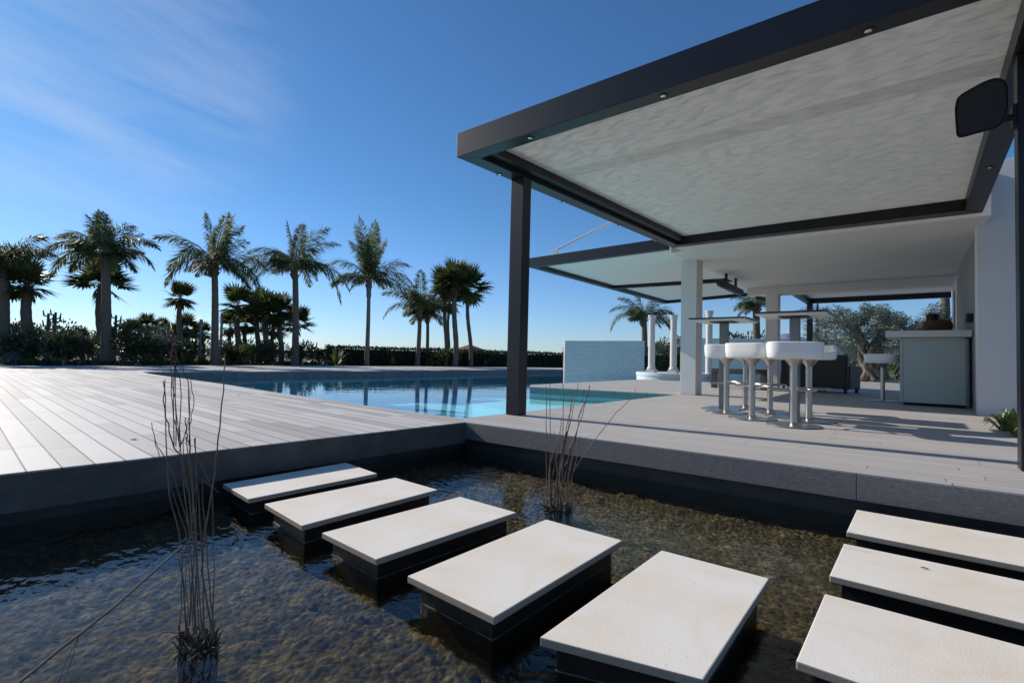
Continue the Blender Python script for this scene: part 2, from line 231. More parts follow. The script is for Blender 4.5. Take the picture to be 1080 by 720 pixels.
# ------------------------------------------------------------------ mesh builder
class MB:
    def __init__(s): s.v = []; s.f = []
    def add(s, vs_, fs):
        o = len(s.v); s.v += [Vector(v) for v in vs_]; s.f += [tuple(i+o for i in f) for f in fs]; return s
    def box(s, a, b):
        x0, y0, z0 = a; x1, y1, z1 = b
        return s.add([(x0, y0, z0), (x1, y0, z0), (x1, y1, z0), (x0, y1, z0), (x0, y0, z1), (x1, y0, z1), (x1, y1, z1), (x0, y1, z1)],
                     [(0, 3, 2, 1), (4, 5, 6, 7), (0, 1, 5, 4), (1, 2, 6, 5), (2, 3, 7, 6), (3, 0, 4, 7)])
    def prism(s, plan, z0, z1):
        n = len(plan); A = sum(plan[i][0]*plan[(i+1) % n][1]-plan[(i+1) % n][0]*plan[i][1] for i in range(n))
        if A < 0: plan = plan[::-1]
        vs_ = [(p[0], p[1], z0) for p in plan]+[(p[0], p[1], z1) for p in plan]
        return s.add(vs_, [tuple(range(n-1, -1, -1)), tuple(range(n, 2*n))]+[(i, (i+1) % n, n+(i+1) % n, n+i) for i in range(n)])
    def poly(s, plan, z):
        n = len(plan); A = sum(plan[i][0]*plan[(i+1) % n][1]-plan[(i+1) % n][0]*plan[i][1] for i in range(n))
        if A < 0: plan = plan[::-1]
        return s.add([(p[0], p[1], z) for p in plan], [tuple(range(n))])
    def beam(s, p, q, w_, h_, up_=UP):      # bar of rectangular section from p to q
        p = Vector(p); q = Vector(q); d = (q-p).normalized(); r = d.cross(up_).normalized(); u = r.cross(d)
        c = [(-1, -1), (1, -1), (1, 1), (-1, 1)]
        return s.add([e+r*a*w_/2+u*b*h_/2 for e in (p, q) for a, b in c], [(0, 3, 2, 1), (4, 5, 6, 7), (0, 1, 5, 4), (1, 2, 6, 5), (2, 3, 7, 6), (3, 0, 4, 7)])
    def tube(s, pts, rad, n=8, cap=True):
        pts = [Vector(p) for p in pts]; m = len(pts); rad = rad if isinstance(rad, (list, tuple)) else [rad]*m
        vs_ = []; pr = None
        for i, p in enumerate(pts):
            d = (pts[min(i+1, m-1)]-pts[max(i-1, 0)]).normalized()
            if pr is None: pr = d.orthogonal().normalized()
            else: pr = (pr-d*pr.dot(d)).normalized()
            u = d.cross(pr)
            for k in range(n):
                a = 2*math.pi*k/n; vs_.append(p+(pr*math.cos(a)+u*math.sin(a))*rad[i])
        fs = [(i*n+k, i*n+(k+1) % n, (i+1)*n+(k+1) % n, (i+1)*n+k) for i in range(m-1) for k in range(n)]
        if cap: fs += [tuple(range(n-1, -1, -1)), tuple(range((m-1)*n, m*n))]
        return s.add(vs_, fs)
    def lathe(s, prof, c=(0, 0, 0), n=24):  # prof = [(r,z)...]
        c = Vector(c); m = len(prof)
        vs_ = [c+Vector((r*math.cos(2*math.pi*k/n), r*math.sin(2*math.pi*k/n), z)) for r, z in prof for k in range(n)]
        fs = [(i*n+k, i*n+(k+1) % n, (i+1)*n+(k+1) % n, (i+1)*n+k) for i in range(m-1) for k in range(n)]
        fs += [tuple(range(n-1, -1, -1)), tuple(range((m-1)*n, m*n))]
        return s.add(vs_, fs)
    def leaf(s, p, d, l, w_, nrm=None, bend=0):
        d = d.normalized(); r = d.cross(nrm if nrm is not None else Vector((random.gauss(0, 1), random.gauss(0, 1), random.gauss(0, 1)))).normalized()
        s.v += [p, p+d*l*.5+r*w_*.5, p+d*l, p+d*l*.5-r*w_*.5]; o = len(s.v)-4; s.f.append((o, o+1, o+2, o+3)); return s

def mk(name, mb, m, origin, smooth=False, bevel=0):
    me = bpy.data.meshes.new(name); o_ = Vector(origin)
    me.from_pydata([tuple(v-o_) for v in mb.v], [], mb.f); me.materials.append(m); me.update()
    if smooth:
        me.polygons.foreach_set('use_smooth', [True]*len(me.polygons))
        if len(me.vertices) < 6000: me.set_sharp_from_angle(angle=R(42))
    o = bpy.data.objects.new(name, me); col.objects.link(o)
    if bevel:
        b = o.modifiers.new('bevel', 'BEVEL'); b.width = bevel; b.segments = 2; b.limit_method = 'ANGLE'; b.angle_limit = R(40)
    return o
def tag(o, label, cat, group=None, kind=None):
    if label: o['label'] = label
    if cat: o['category'] = cat
    if group: o['group'] = group
    if kind: o['kind'] = kind
    return o
def thing(name, loc, label, cat, group=None, rz_=0):
    o = bpy.data.objects.new(name, None); o.empty_display_size = .2; col.objects.link(o); o.location = loc; o.rotation_euler = (0, 0, rz_)
    return tag(o, label, cat, group)
def part(name, mb, m, par, smooth=False, bevel=0, label=None):   # mesh given in world coords of an unrotated parent chain
    org = Vector((0, 0, 0)); q = par
    while q is not None: org += Vector(q.location); q = q.parent
    o = mk(name, mb, m, org, smooth, bevel); o.parent = par
    if label: o['label'] = label
    return o
def top(name, mb, m, loc, label, cat, group=None, smooth=False, bevel=0, kind=None):
    o = mk(name, mb, m, loc, smooth, bevel); o.location = loc; return tag(o, label, cat, group, kind)
def struct(name, mb, m, smooth=False, bevel=0, kind='structure'):
    o = mk(name, mb, m, (0, 0, 0), smooth, bevel); o['kind'] = kind; return o
def dup(root, loc, rz_, label=None):
    r = root.copy(); col.objects.link(r); r.location = loc; r.rotation_euler = (0, 0, rz_)
    if label: r['label'] = label
    for ch in list(root.children):
        c = ch.copy(); col.objects.link(c); c.parent = r
        for g in list(ch.children):
            d = g.copy(); col.objects.link(d); d.parent = c
    return r
V = Vector

# ------------------------------------------------------------------ setting: ground, decks, pool, pond
K = (-3.305, 3.42)
WP = -.19      # pool water level
WQ = -.278     # pond water level
def fy(x): return 3.42+(x+3.305)*.037       # front edge of the right deck
pool = [(-16.3, 4.20), (-15.2, 4.05), (-10.1, 3.88), (-7.4, 3.70), (-4.84, 3.585), (-3.52, 3.60), (-3.46, 9.38), (-6.52, 8.74), (-6.97, 9.38), (-7.1, 15.75), (-2.6, 16.9), (-2.6, 31), (-16.3, 31), (-16.25, 21), (-15.9, 12), (-16.1, 8)]
ground = MB(); ground.poly([(4000*math.cos(a*math.pi/24), 4000*math.sin(a*math.pi/24)) for a in range(48)], -2.2)
struct('ground', ground, HILLM)
gb = MB(); gb.prism([(60, -20), (60, 90), (-60, 90), (-60, -20), (-21.5, -20), (-21.9, 4.6), (-23, 8), (-23.2, 14), (-22.6, 17), (-22, 24), (-21.5, 31), (-2.6, 31), (-2.6, 16.9), (7, 17.2), (7, -20)], -2.1, -.03)
struct('garden_bed', gb, SOIL)
struct('left_deck', MB().prism([K, (-3.43, .335), (-3.56, -3), (-23, -20), (-21.9, 1.9), (-21.9, 4.6), (-16.3, 4.20)]+pool[1:6]+[(-3.46, 3.56)], -.19, 0), DECKL)
struct('far_deck', MB().prism([(-21.9, 4.6), (-23, 8), (-23.2, 14), (-22.6, 17), (-22, 24), (-21.5, 31), (-16.3, 31), (-16.25, 21), (-15.9, 12), (-16.1, 8), (-16.3, 4.20)], -.12, 0), DECKL)
rd = [K, (7, fy(7)), (7, 17.2), (-2.6, 16.9), (-7.1, 15.75), (-6.97, 9.38), (-6.52, 8.74), (-3.46, 9.38), (-3.52, 3.60), (-3.46, 3.56)]
struct('right_deck', MB().prism([(x, y) for x, y in rd], -.155, 0), DECKR)
# fascia boards under the deck edges (proud of the deck edge)
fb = MB(); fb.prism([(-3.30, fy(-3.30)-.012), (-.25, fy(-.25)-.012), (-.25, fy(-.25)+.002), (-3.30, fy(-3.3)+.002)], -.157, -.006)
fb.prism([(-.246, fy(-.246)-.012), (7, fy(7)-.012), (7, fy(7)+.002), (-.246, fy(-.246)+.002)], -.157, -.006)
struct('right_deck_fascia', fb, FASC, bevel=.002)
fb = MB(); fb.prism([(-3.293, 3.41), (-3.418, .335), (-3.548, -3), (-3.562, -3), (-3.432, .335), (-3.307, 3.41)], -.192, -.006)
struct('left_deck_fascia', fb, FASCL)
# recessed supports of the deck, pond basin
pb = MB()
pb.prism([(-3.38, fy(-3.38)+.09), (7, fy(7)+.09), (7, fy(7)+.25), (-3.38, fy(-3.38)+.25)], -1.0, -.158)
pb.prism([(-3.44, 3.6), (-3.62, -3), (-3.78, -3), (-3.60, 3.6)], -1.0, -.194)
pb.box((-3.8, -3.3, -1.0), (4.2, -3.0, -.1)); pb.box((4.0, -3.0, -1.0), (4.2, 3.6, -.1))
struct('pond_wall', pb, CONC)
struct('near_deck', MB().poly([(-23, -20), (7, -20), (7, fy(7)-.02), (4.0, fy(4)-.02), (4.0, -3.0), (-3.56, -3.0)], -.002), DECKR)
# pond bed: uneven algae covered gravel
bed = MB(); nx, ny = 420, 380; x0, x1, y0, y1 = -3.7, 4.1, -3.1, 3.75
for j in range(ny+1):
    for i in range(nx+1):
        x = x0+(x1-x0)*i/nx; y = y0+(y1-y0)*j/ny
        h = mnoise.noise(V((x*1.1, y*1.1, 3)))*.05+mnoise.noise(V((x*5, y*5, 1)))*.025+abs(mnoise.noise(V((x*19, y*19, 7))))*.034+mnoise.noise(V((x*40, y*40, 4)))*.008
        bed.v.append(V((x, y, -.405+h)))
bed.f = [(j*(nx+1)+i, j*(nx+1)+i+1, (j+1)*(nx+1)+i+1, (j+1)*(nx+1)+i) for j in range(ny) for i in range(nx)]
def bedmat():
    m = bpy.data.materials.new('algae_bed'); m.use_nodes = True; n = m.node_tree; b = n.nodes['Principled BSDF']; b.inputs['Roughness'].default_value = .9; b.inputs['Specular IOR Level'].default_value = .1
    t = n.nodes.new('ShaderNodeTexCoord')
    x = n.nodes.new('ShaderNodeTexNoise'); x.inputs['Scale'].default_value = 13; x.inputs['Detail'].default_value = 10; x.inputs['Roughness'].default_value = .75; n.links.new(t.outputs['Object'], x.inputs[0])
    v = n.nodes.new('ShaderNodeTexVoronoi'); v.inputs['Scale'].default_value = 36; n.links.new(t.outputs['Object'], v.inputs[0])
    c = n.nodes.new('ShaderNodeValToRGB'); e = c.color_ramp.elements; e[0].position = .32; e[0].color = (.020, .018, .009, 1); e[1].position = .72; e[1].color = (.40, .34, .22, 1)
    k = c.color_ramp.elements.new(.5); k.color = (.115, .092, .042, 1)
    n.links.new(x.outputs[0], c.inputs[0]); mx = n.nodes.new('ShaderNodeMixRGB'); mx.blend_type = 'MULTIPLY'; mx.inputs[0].default_value = .6
    n.links.new(c.outputs[0], mx.inputs[1]); n.links.new(v.outputs['Distance'], mx.inputs[2]); n.links.new(mx.outputs[0], b.inputs['Base Color'])
    a = n.nodes.new('ShaderNodeMath'); a.operation = 'SUBTRACT'; n.links.new(x.outputs[0], a.inputs[0]); n.links.new(v.outputs[0], a.inputs[1])
    u = n.nodes.new('ShaderNodeBump'); u.inputs['Strength'].default_value = 1; u.inputs['Distance'].default_value = .045; n.links.new(a.outputs[0], u.inputs['Height']); n.links.new(u.outputs[0], b.inputs['Normal'])
    return m
struct('pond_bed', bed, bedmat(), smooth=True)
pw = MB(); pw.poly([(-3.5, 3.52), (-3.7, -3.05), (4.05, -3.05), (4.05, fy(4)+.12)], WQ)
PONDW = watermat('pond_water_surface', (.94, .91, .78), 8, .22, (1, 1.6, 1), .018, .015, .5)
struct('pond_water', pw, PONDW)
# pool basin and water
basin = MB(); basin.poly(pool, -1.1)
struct('pool_floor', basin, POOLT)
bw = MB(); n = len(pool)
bw.add([(p[0], p[1], -1.36) for p in pool]+[(p[0], p[1], -.02) for p in pool], [(i, (i+1) % n, n+(i+1) % n, n+i) for i in range(n)])
struct('pool_basin_wall', bw, POOLW)
POOLWM = watermat('pool_water_surface', (.66, .95, 1.0), 2.2, .10, (1, 1, 1), .03, .01, 0, 1.2)
struct('pool_water', MB().poly(pool, WP), POOLWM)
# shallow shelf beside the peninsula
struct('pool_shelf', MB().prism([(-3.47, 5.9), (-3.47, 9.36), (-6.50, 8.77), (-6.5, 6.9)], -1.3, -.27), mat('shelf_tile', (.72, .90, .82), .5))
# dark coping strips along the far pool edge
cs = MB()
fe = [(-16.1, 4.5), (-16.1, 8), (-15.9, 12), (-16.25, 21), (-16.3, 31)]
for a, b in zip(fe[:-1], fe[1:]):
    cs.prism([a, b, (b[0]+.012, b[1]), (a[0]+.012, a[1])], -.30, -.012)
struct('pool_coping', cs, COPE)
struct('gravel', MB().prism([(-2.55, 16.95), (7, 17.25), (9, 26), (-2.55, 27)], -.2, -.022), GRAV)

# hills and lawn behind
def ridge(name, m, px0, px1, D0, D1, hfun, z0=-2.3, seg=60, deep=1.6):
    b = MB(); rows = 7
    for r_ in range(rows+1):
        for i in range(seg+1):
            px = px0+(px1-px0)*i/seg; D = D0+(D1-D0)*i/seg; h = hfun(px)
            t = r_/rows; k = math.sin(t*math.pi/2 if t <= 1 else 0)
            p = pz(px, D*(1+deep*.35*t), 0); p.z = z0+(h-z0)*k*(1+.06*mnoise.noise(V((px*.05, t*4, D))))
            b.v.append(p)
    b.f = [(j*(seg+1)+i, j*(seg+1)+i+1, (j+1)*(seg+1)+i+1, (j+1)*(seg+1)+i) for j in range(rows) for i in range(seg)]
    return struct(name, b, m, smooth=True)
def hz(px, y, D):            # z of a pixel at a depth
    return depth(px, y, D).z
ridge('hill', HILLM, -500, 700, 900, 900, lambda px: hz(300, 368, 1200)+9*mnoise.noise(V((px*.012, 0, 5)))+6*mnoise.noise(V((px*.05, 0, 2))))
ridge('hill', HILLM, 560, 1500, 420, 420, lambda px: (hz(px, 362, 560)+4*mnoise.noise(V((px*.03, 0, 9)))+2*mnoise.noise(V((px*.11, 0, 2))))*max(.02, min(1, (px-600)/90)))
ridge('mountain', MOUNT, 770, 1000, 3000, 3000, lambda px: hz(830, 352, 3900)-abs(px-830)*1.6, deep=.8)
ridge('lawn', GRASSM, 820, 1300, 26, 26, lambda px: 1.15, z0=-.1)

# ------------------------------------------------------------------ stepping stones
def slab(quad, zt, zb, label, grp, ext=None):
    c = sum((V((p[0], p[1], 0)) for p in quad), V())/len(quad)
    t = thing('stepping_stone', (c.x, c.y, WQ), label, 'stepping stone', grp)
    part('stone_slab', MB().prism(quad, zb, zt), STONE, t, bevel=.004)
    ins = [(c.x+(p[0]-c.x)*(1-.035/max(abs(p[0]-c.x), .05)), c.y+(p[1]-c.y)*(1-.035/max(abs(p[1]-c.y), .05))) for p in quad]
    part('pedestal', MB().prism(ins, -.56, zb-.001), PED, t, bevel=.003)
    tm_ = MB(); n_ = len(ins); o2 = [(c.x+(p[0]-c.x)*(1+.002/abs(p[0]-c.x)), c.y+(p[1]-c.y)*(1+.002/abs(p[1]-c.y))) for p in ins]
    tm_.prism(o2, WQ-.001, WQ+.0035); part('glint_line', tm_, GLINT, t)  # thin ring around the pedestal with the waterline glint painted on
ZS = -.18
Sq = [([(235, 510), (365, 487.5), (398, 499), (262, 526)], 'stepping stone half in shade beside the left deck edge'),
      ([(278.9, 530.9), (417, 503.3), (462, 516), (318.5, 554)], 'fully sunlit stepping stone right next to the half shaded one'),
      ([(339.4, 561.4), (485.3, 523.3), (545, 540), (396.9, 589.4)], 'pale limestone stepping stone in the middle of the left row of five'),
      ([(429.7, 606.7), (576, 547.2), (656.7, 569.4), (521.4, 650.6)], 'stepping stone with a yellowish stain, second nearest of the left row'),
      ([(569.2, 671.4), (697.8, 579.7), (811.7, 609.4), (742, 716)], 'large near limestone stepping stone cut by the bottom edge, last of the left row')]
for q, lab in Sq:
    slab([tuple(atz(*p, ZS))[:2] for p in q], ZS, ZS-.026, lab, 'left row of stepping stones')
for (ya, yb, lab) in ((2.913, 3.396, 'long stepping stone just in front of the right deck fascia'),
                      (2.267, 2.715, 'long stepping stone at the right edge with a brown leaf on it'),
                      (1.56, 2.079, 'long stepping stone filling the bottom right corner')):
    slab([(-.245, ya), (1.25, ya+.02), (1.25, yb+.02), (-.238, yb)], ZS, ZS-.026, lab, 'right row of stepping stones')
lf = MB(); p = atz(970, 597.5, ZS+.004); lf.add([p, p+V((.012, .006, .003)), p+V((.03, .0, .002)), p+V((.012, -.005, 0))], [(0, 1, 2, 3)]); lf.add([p+V((0, 0, -.002)), p+V((.012, .006, .001)), p+V((.03, .0, 0))], [(0, 1, 2)])
top('dead_leaf', lf, TWIG, tuple(p), 'tiny brown dead leaf lying on the middle right stepping stone', 'leaf')

for (px, py, lab) in ((251, 416.5, 'tiny dark dead leaf lying on the left deck near the pool'), (139, 462, 'tiny dry leaf on the left deck behind the near reeds')):
    p = atz(px, py, .004); lf = MB(); lf.add([p, p+V((.03, .02, .012)), p+V((.07, .0, .004)), p+V((.03, -.02, 0))], [(0, 1, 2, 3)]); lf.add([p+V((0, 0, -.002)), p+V((.03, .02, .008)), p+V((.07, .0, 0))], [(0, 1, 2)])
    top('dead_leaf', lf, TWIG, tuple(p), lab, 'leaf')
# ------------------------------------------------------------------ canopies
def spot(px, py, z, par):
    p = atz(px, py, z); b = MB(); b.lathe([(.034, -.004), (.036, 0), (.036, .02)], (p.x, p.y, z-.001), 20); rr = part('spotlight', b, BLACK, par, smooth=False)
    b = MB(); b.lathe([(.001, -.009), (.012, -.008), (.019, -.005), (.019, .0)], (p.x, p.y, z-.001), 16); part('lens', b, LENSM, rr, smooth=True)
ZC = 2.6
FL = V((-3.518, 3.411, 0)); BL = V((-3.235, 8.40, 0)); BR = V((.711, 8.56, 0)); FR = V((.671, 3.545, 0))
c1 = thing('shade_canopy', (-3.45, 4.3, 0), 'near anthracite framed shade canopy with rippled off-white fabric over the right deck', 'canopy', 'retractable shade canopies')
HB = .24
fbm = MB(); fbm.prism([(-3.518, 3.411), (-3.34, 3.572), (.50, 3.585), (.671, 3.44)], ZC, ZC+HB); part('front_beam', fbm, ALU, c1, bevel=.004)
b = MB(); b.prism([(-3.52, 3.413), (-3.342, 3.575), (-3.085, 8.22), (-3.235, 8.40)], ZC+.001, ZC+HB-.002); part('side_beam', b, ALU, c1, bevel=.003)
b = MB(); b.prism([(-3.338, 3.58), (-3.25, 3.58), (-2.985, 8.2), (-3.08, 8.2)], ZC+.06, ZC+.2); part('fabric_rail', b, ALU2, c1)
b = MB(); b.prism([(.673, 3.442), (.499, 3.588), (.53, 8.30), (.711, 8.56)], ZC+.001, ZC+HB-.002); part('side_beam', b, ALU, c1, bevel=.003)
b = MB(); b.prism([(-3.235, 8.402), (-3.084, 8.24), (.53, 8.32), (.711, 8.562)], ZC-.001, ZC+HB-.004); part('back_beam', b, ALU, c1, bevel=.003)
for (x0_, y0_, x1_, y1_) in ((-3.453, 4.199, -3.279, 4.341), (.522, 4.33, .695, 4.47)):
    b = MB(); b.box((x0_, y0_, .004), (x1_, y1_, ZC+.0005)); pp = part('post', b, ALU, c1, bevel=.004)
# fabric: thin wavy sheet
fabm = fabricmat('canopy_fabric', (.80, .775, .73), .33, .5)
def fabric(par, corners, z, m, sag=.006, nx_=60, ny_=60):
    b = MB(); a, b_, c, d = [V((p[0], p[1], 0)) for p in corners]     # FL FR BR BL
    for lay in (0, .004):
        for j in range(ny_+1):
            for i in range(nx_+1):
                u = i/nx_; v = j/ny_; p = (a*(1-u)+b_*u)*(1-v)+(d*(1-u)+c*u)*v
                p.z = z+lay-sag*abs(math.sin(v*math.pi*6))*math.sin(u*math.pi)**.5 if 0 < u < 1 else z+lay
                b.v.append(p)
    N = (nx_+1)*(ny_+1)
    for j in range(ny_):
        for i in range(nx_):
            q = j*(nx_+1)+i; b.f.append((q, q+nx_+1, q+nx_+2, q+1))
            q += N; b.f.append((q, q+1, q+nx_+2, q+nx_+1))
    return part('fabric', b, m, par, smooth=True)
fabric(c1, [(-3.30, 3.52), (.56, 3.52), (.56, 8.34), (-3.02, 8.3)], ZC+.145, fabm)
b = MB(); b.box((-3.27, 4.62, ZC+.158), (.53, 4.86, ZC+.166)); part('fabric_seam_strip', b, fabricmat('seam_fabric', (.9, .88, .85), .75, .3), c1)
for px, py in ((559, 145.5), (699.4, 101), (915.8, 32.3), (526.8, 184), (594.5, 213), (653.5, 237.5), (691.5, 253.5), (1043.5, 176.7)): spot(px, py, ZC, c1)

Z2 = 2.6
c2 = thing('shade_canopy', (-6.5, 8.5, 0), 'second anthracite shade canopy reaching out over the pool, held by a white stay rod', 'canopy', 'retractable shade canopies')
a0, a1 = V((-6.49, 8.571, 0)), V((-3.40, 8.435, 0)); l2 = V((-6.66, 16.4, 0))
b = MB(); b.prism([(-6.50, 8.56), (-3.345, 8.43), (-3.345, 8.55), (-6.36, 8.70)], Z2, Z2+.2); part('front_beam', b, ALU, c2, bevel=.003)
b = MB(); b.prism([(-6.502, 8.562), (-6.362, 8.702), (-6.44, 16.3), (-6.62, 16.5)], Z2+.001, Z2+.198); part('side_beam', b, ALU, c2, bevel=.003)
b = MB(); b.prism([(-6.44, 12.36), (-3.345, 12.66), (-3.345, 12.80), (-6.44, 12.50)], Z2+.002, Z2+.19); part('middle_beam', b, ALU, c2, bevel=.003)
b = MB(); b.prism([(-6.62, 16.502), (-6.44, 16.302), (-3.345, 15.45), (-3.345, 15.62)], Z2, Z2+.199); part('back_beam', b, ALU, c2, bevel=.003)
fab2 = fabricmat('canopy_fabric_aqua', (.76, .78, .77), .16, .2)
fabric(c2, [(-6.40, 8.66), (-3.345, 8.52), (-3.345, 12.68), (-6.45, 12.38)], Z2+.09, fab2, .01, 30, 30)
fabric(c2, [(-6.44, 12.48), (-3.345, 12.78), (-3.345, 15.5), (-6.45, 16.35)], Z2+.09, fab2, .01, 30, 30)
for px, py in ((663.5, 303), (686, 301.5)): spot(px, py, Z2, c2)
pe = aty(585.5, 265.5, 8.545); b = MB(); b.box((pe.x-.07, 8.535, pe.z-.07), (pe.x+.07, 8.551, pe.z+.05)); st_p = part('stay_plate', b, CEIL, c2, bevel=.003)
b = MB(); q = V((-3.3, 9.2, 3.95)); b.tube([V((pe.x+.02, 8.555, pe.z+.04)), q], .022, 10); part('stay_rod', b, CEIL, c2, smooth=True)

# ------------------------------------------------------------------ the poolside house
ZR = 2.566
h = thing('pool_house', (-1.3, 9.1, 0), 'flat roofed white open pool house with square columns and white ceiling', 'house')
b = MB(); b.box((-3.34, 8.62, ZR), (.80, 9.72, 3.3)); part('roof_edge', b, WHITE, h, bevel=.004)
b = MB(); b.box((-3.34, 9.722, ZR+.02), (.80, 14.1, 3.28)); ce = part('ceiling', b, CEIL, h)
b = MB(); b.box((-3.34, 13.9, ZR-.17), (.9, 14.35, ZR+.018)); part('rear_beam', b, WHITE, h, bevel=.004)
def colm(x0_, y0_, x1_, y1_, zt):
    b = MB(); b.box((x0_, y0_, .002), (x1_, y1_, zt)); part('column', b, WHITE, h, bevel=.006)
colm(-3.456, 9.447, -3.16, 9.80, ZR+.019)
colm(-2.90, 13.92, -2.62, 14.25, ZR-.169)
b = MB(); b.box((.70, 9.15, 0), (7, 9.45, 3.42)); part('front_wall', b, WHITE, h, bevel=.005)
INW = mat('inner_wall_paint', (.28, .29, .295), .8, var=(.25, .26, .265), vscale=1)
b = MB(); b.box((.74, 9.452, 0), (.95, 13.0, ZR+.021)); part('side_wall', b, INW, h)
b = MB(); b.box((.70, 13.0, 0), (.95, 14.35, ZR-.171)); part('window_frame', b, WHITE, h, bevel=.004)
b = MB(); b.box((.693, 13.5, .0), (.699, 13.75, 2.2)); part('window_pane', b, BLACK, h)
for (px, py) in ((745, 0), (0, 0)): pass
for x, y in ((-1.2, 10.6), (-.1, 11.6), (-1.9, 12.3), (-.2, 10.4)):
    b = MB(); b.lathe([(.05, -.004), (.055, 0), (.055, .004)], (x, y, ZR+.018), 20); part('ceiling_light', b, WHITE, h)
# patio heaters under the eaves
for (pa, pbx, lab) in (((758, 297.5), (782, 309), 'long black tube heater hung by two brackets under the house eaves'), ((799, 313), (808, 317), 'short black heater at the far end of the eaves beside the second column')):
    A = atx(*pa, -3.16); B = atx(*pbx, -3.16)
    t = thing('patio_heater', ((A+B)/2).to_tuple(), lab, 'heater', 'heaters under the eaves')
    b = MB(); b.tube([A, A+(B-A)*.06, A+(B-A)*.94, B], [.05, .085, .085, .05], 12); part('heater_tube', b, BLACK, t, smooth=True)
    for k in (.3, .72):
        p = A+(B-A)*k; b = MB(); b.beam(p, V((p.x, p.y, ZR+.015)), .05, .05, V((0, 1, 0))); part('bracket', b, BLACK, t)
# wall box and speaker
b = MB(); p = atx(1025.5, 335, .735); b.box((.66, p.y-.12, p.z-.07), (.738, p.y+.12, p.z+.06)); top('wall_speaker', b, BLACK, (.738, p.y, p.z), 'small black box mounted on the shaded inner wall above the bar', 'speaker', bevel=.01)
p = depth(1034.5, 114, 3.0)
t = thing('outdoor_speaker', p.to_tuple(), 'black rounded outdoor loudspeaker bracketed to the right canopy post', 'speaker')
ax = ray(1034, 114).normalized(); rr_ = ax.cross(UP).normalized(); uu = rr_.cross(ax)
W2, H2 = .118, .150
poly_ = [(-W2*.94, -H2), (W2*.72, -H2*.9), (W2, -H2*.35), (W2*.98, H2*.72), (W2*.6, H2), (W2*.1, H2*.97), (-W2*.9, H2*.66), (-W2, H2*.2)]
front = []
for i_ in range(len(poly_)):          # round every corner of the cabinet outline
    P0 = V((*poly_[i_-1], 0)); P1 = V((*poly_[i_], 0)); P2 = V((*poly_[(i_+1) % len(poly_)], 0)); r_ = min(.035, (P0-P1).length*.45, (P2-P1).length*.45)
    A_ = P1+(P0-P1).normalized()*r_; B_ = P1+(P2-P1).normalized()*r_
    for k in range(5):
        u = k/4; q_ = A_*(1-u)**2+P1*2*u*(1-u)+B_*u*u; front.append((q_.x, q_.y))
nf = len(front)
b = MB(); lay = ((-.052, .93), (-.06, .985), (-.045, 1.0), (.05, .97), (.12, .78), (.15, .6)); b.v = []
for k, s_ in lay:
    for a, c in front: b.v.append(p+rr_*(a*s_+max(0, k)*.2)+uu*c*s_+ax*k)
b.f = [tuple(range(nf))]+[(i_+j_*nf, i_+(j_+1)*nf, (i_+1) % nf+(j_+1)*nf, (i_+1) % nf+j_*nf) for j_ in range(len(lay)-1) for i_ in range(nf)]+[tuple(range(len(lay)*nf-1, (len(lay)-1)*nf-1, -1))]
part('cabinet', b, BLACK, t, smooth=True)
b = MB()
for a, c in front: b.v.append(p+rr_*a*.9+uu*c*.9-ax*.060)
for a, c in front: b.v.append(p+rr_*a*.9+uu*c*.9-ax*.053)
b.f = [tuple(range(nf-1, -1, -1)), tuple(range(nf, 2*nf))]+[(i_, (i_+1) % nf, (i_+1) % nf+nf, i_+nf) for i_ in range(nf)]
part('grille', b, GRILL, t)
b = MB(); q = V((.53, 4.38, p.z+.02)); b.tube([p+ax*.12+rr_*.05, (p+q)/2+ax*.1+V((0, 0, -.05)), q], .022, 8); part('bracket', b, BLACK, t, smooth=True)
b = MB(); b.box((.50, 4.34, p.z-.05), (.521, 4.42, p.z+.09)); part('bracket_plate', b, BLACK, t)

# pergola behind the house
c3 = thing('rear_canopy', (-2.4, 17, 0), 'dark framed rear canopy on a black post behind the pool house', 'canopy', None)
b = MB(); b.box((-2.4, 16.7, 2.42), (.8, 16.85, 2.62)); part('front_beam', b, ALU, c3)
b = MB(); b.box((-2.42, 14.36, 2.421), (-2.28, 16.84, 2.60)); part('side_beam', b, ALU, c3)
b = MB(); b.box((-2.38, 16.70, .002), (-2.24, 16.84, 2.419)); part('post', b, ALU, c3)
b = MB(); b.box((-2.28, 14.36, 2.56), (.8, 16.70, 2.564)); part('fabric', b, fab2, c3)

# ------------------------------------------------------------------ bar counter
ct = thing('bar_counter', (.3, 10.6, 0), 'bar counter with thick pale top and frosted green glass front', 'bar counter')
b = MB(); b.box((-.10, 10.40, .05), (.655, 10.43, 1.105)); part('glass_front', b, GLASSF, ct, bevel=.002)
b = MB(); b.box((-.145, 10.405, .05), (-.104, 11.1, 1.105)); part('side_panel', b, GLASSF, ct, bevel=.002)
b = MB(); b.box((-.10, 10.46, .0), (.655, 11.05, 1.10)); part('cabinet', b, WICK, ct)
b = MB(); b.box((-.33, 10.22, 1.107), (.725, 11.2, 1.21)); part('counter_top', b, CEIL, ct, bevel=.006)
bk = pz(989, 8.5, 1.211); t_ = MB(); t_.lathe([(.13, 0), (.19, .05), (.205, .12), (.19, .19), (.16, .22), (.15, .21), (.17, .17), (.02, .06)], tuple(bk), 24)
top('basket', t_, POT, tuple(bk), 'round reddish brown basket standing on the bar counter', 'basket', smooth=True)
bk = pz(983.5, 9.0, 1.211); t_ = MB(); t_.lathe([(.085, 0), (.09, .02), (.09, .36), (.08, .38), (.06, .39)], tuple(bk), 24)
top('canister', t_, BLACK, tuple(bk), 'black cylindrical canister standing behind the brown basket on the bar', 'canister', smooth=True)

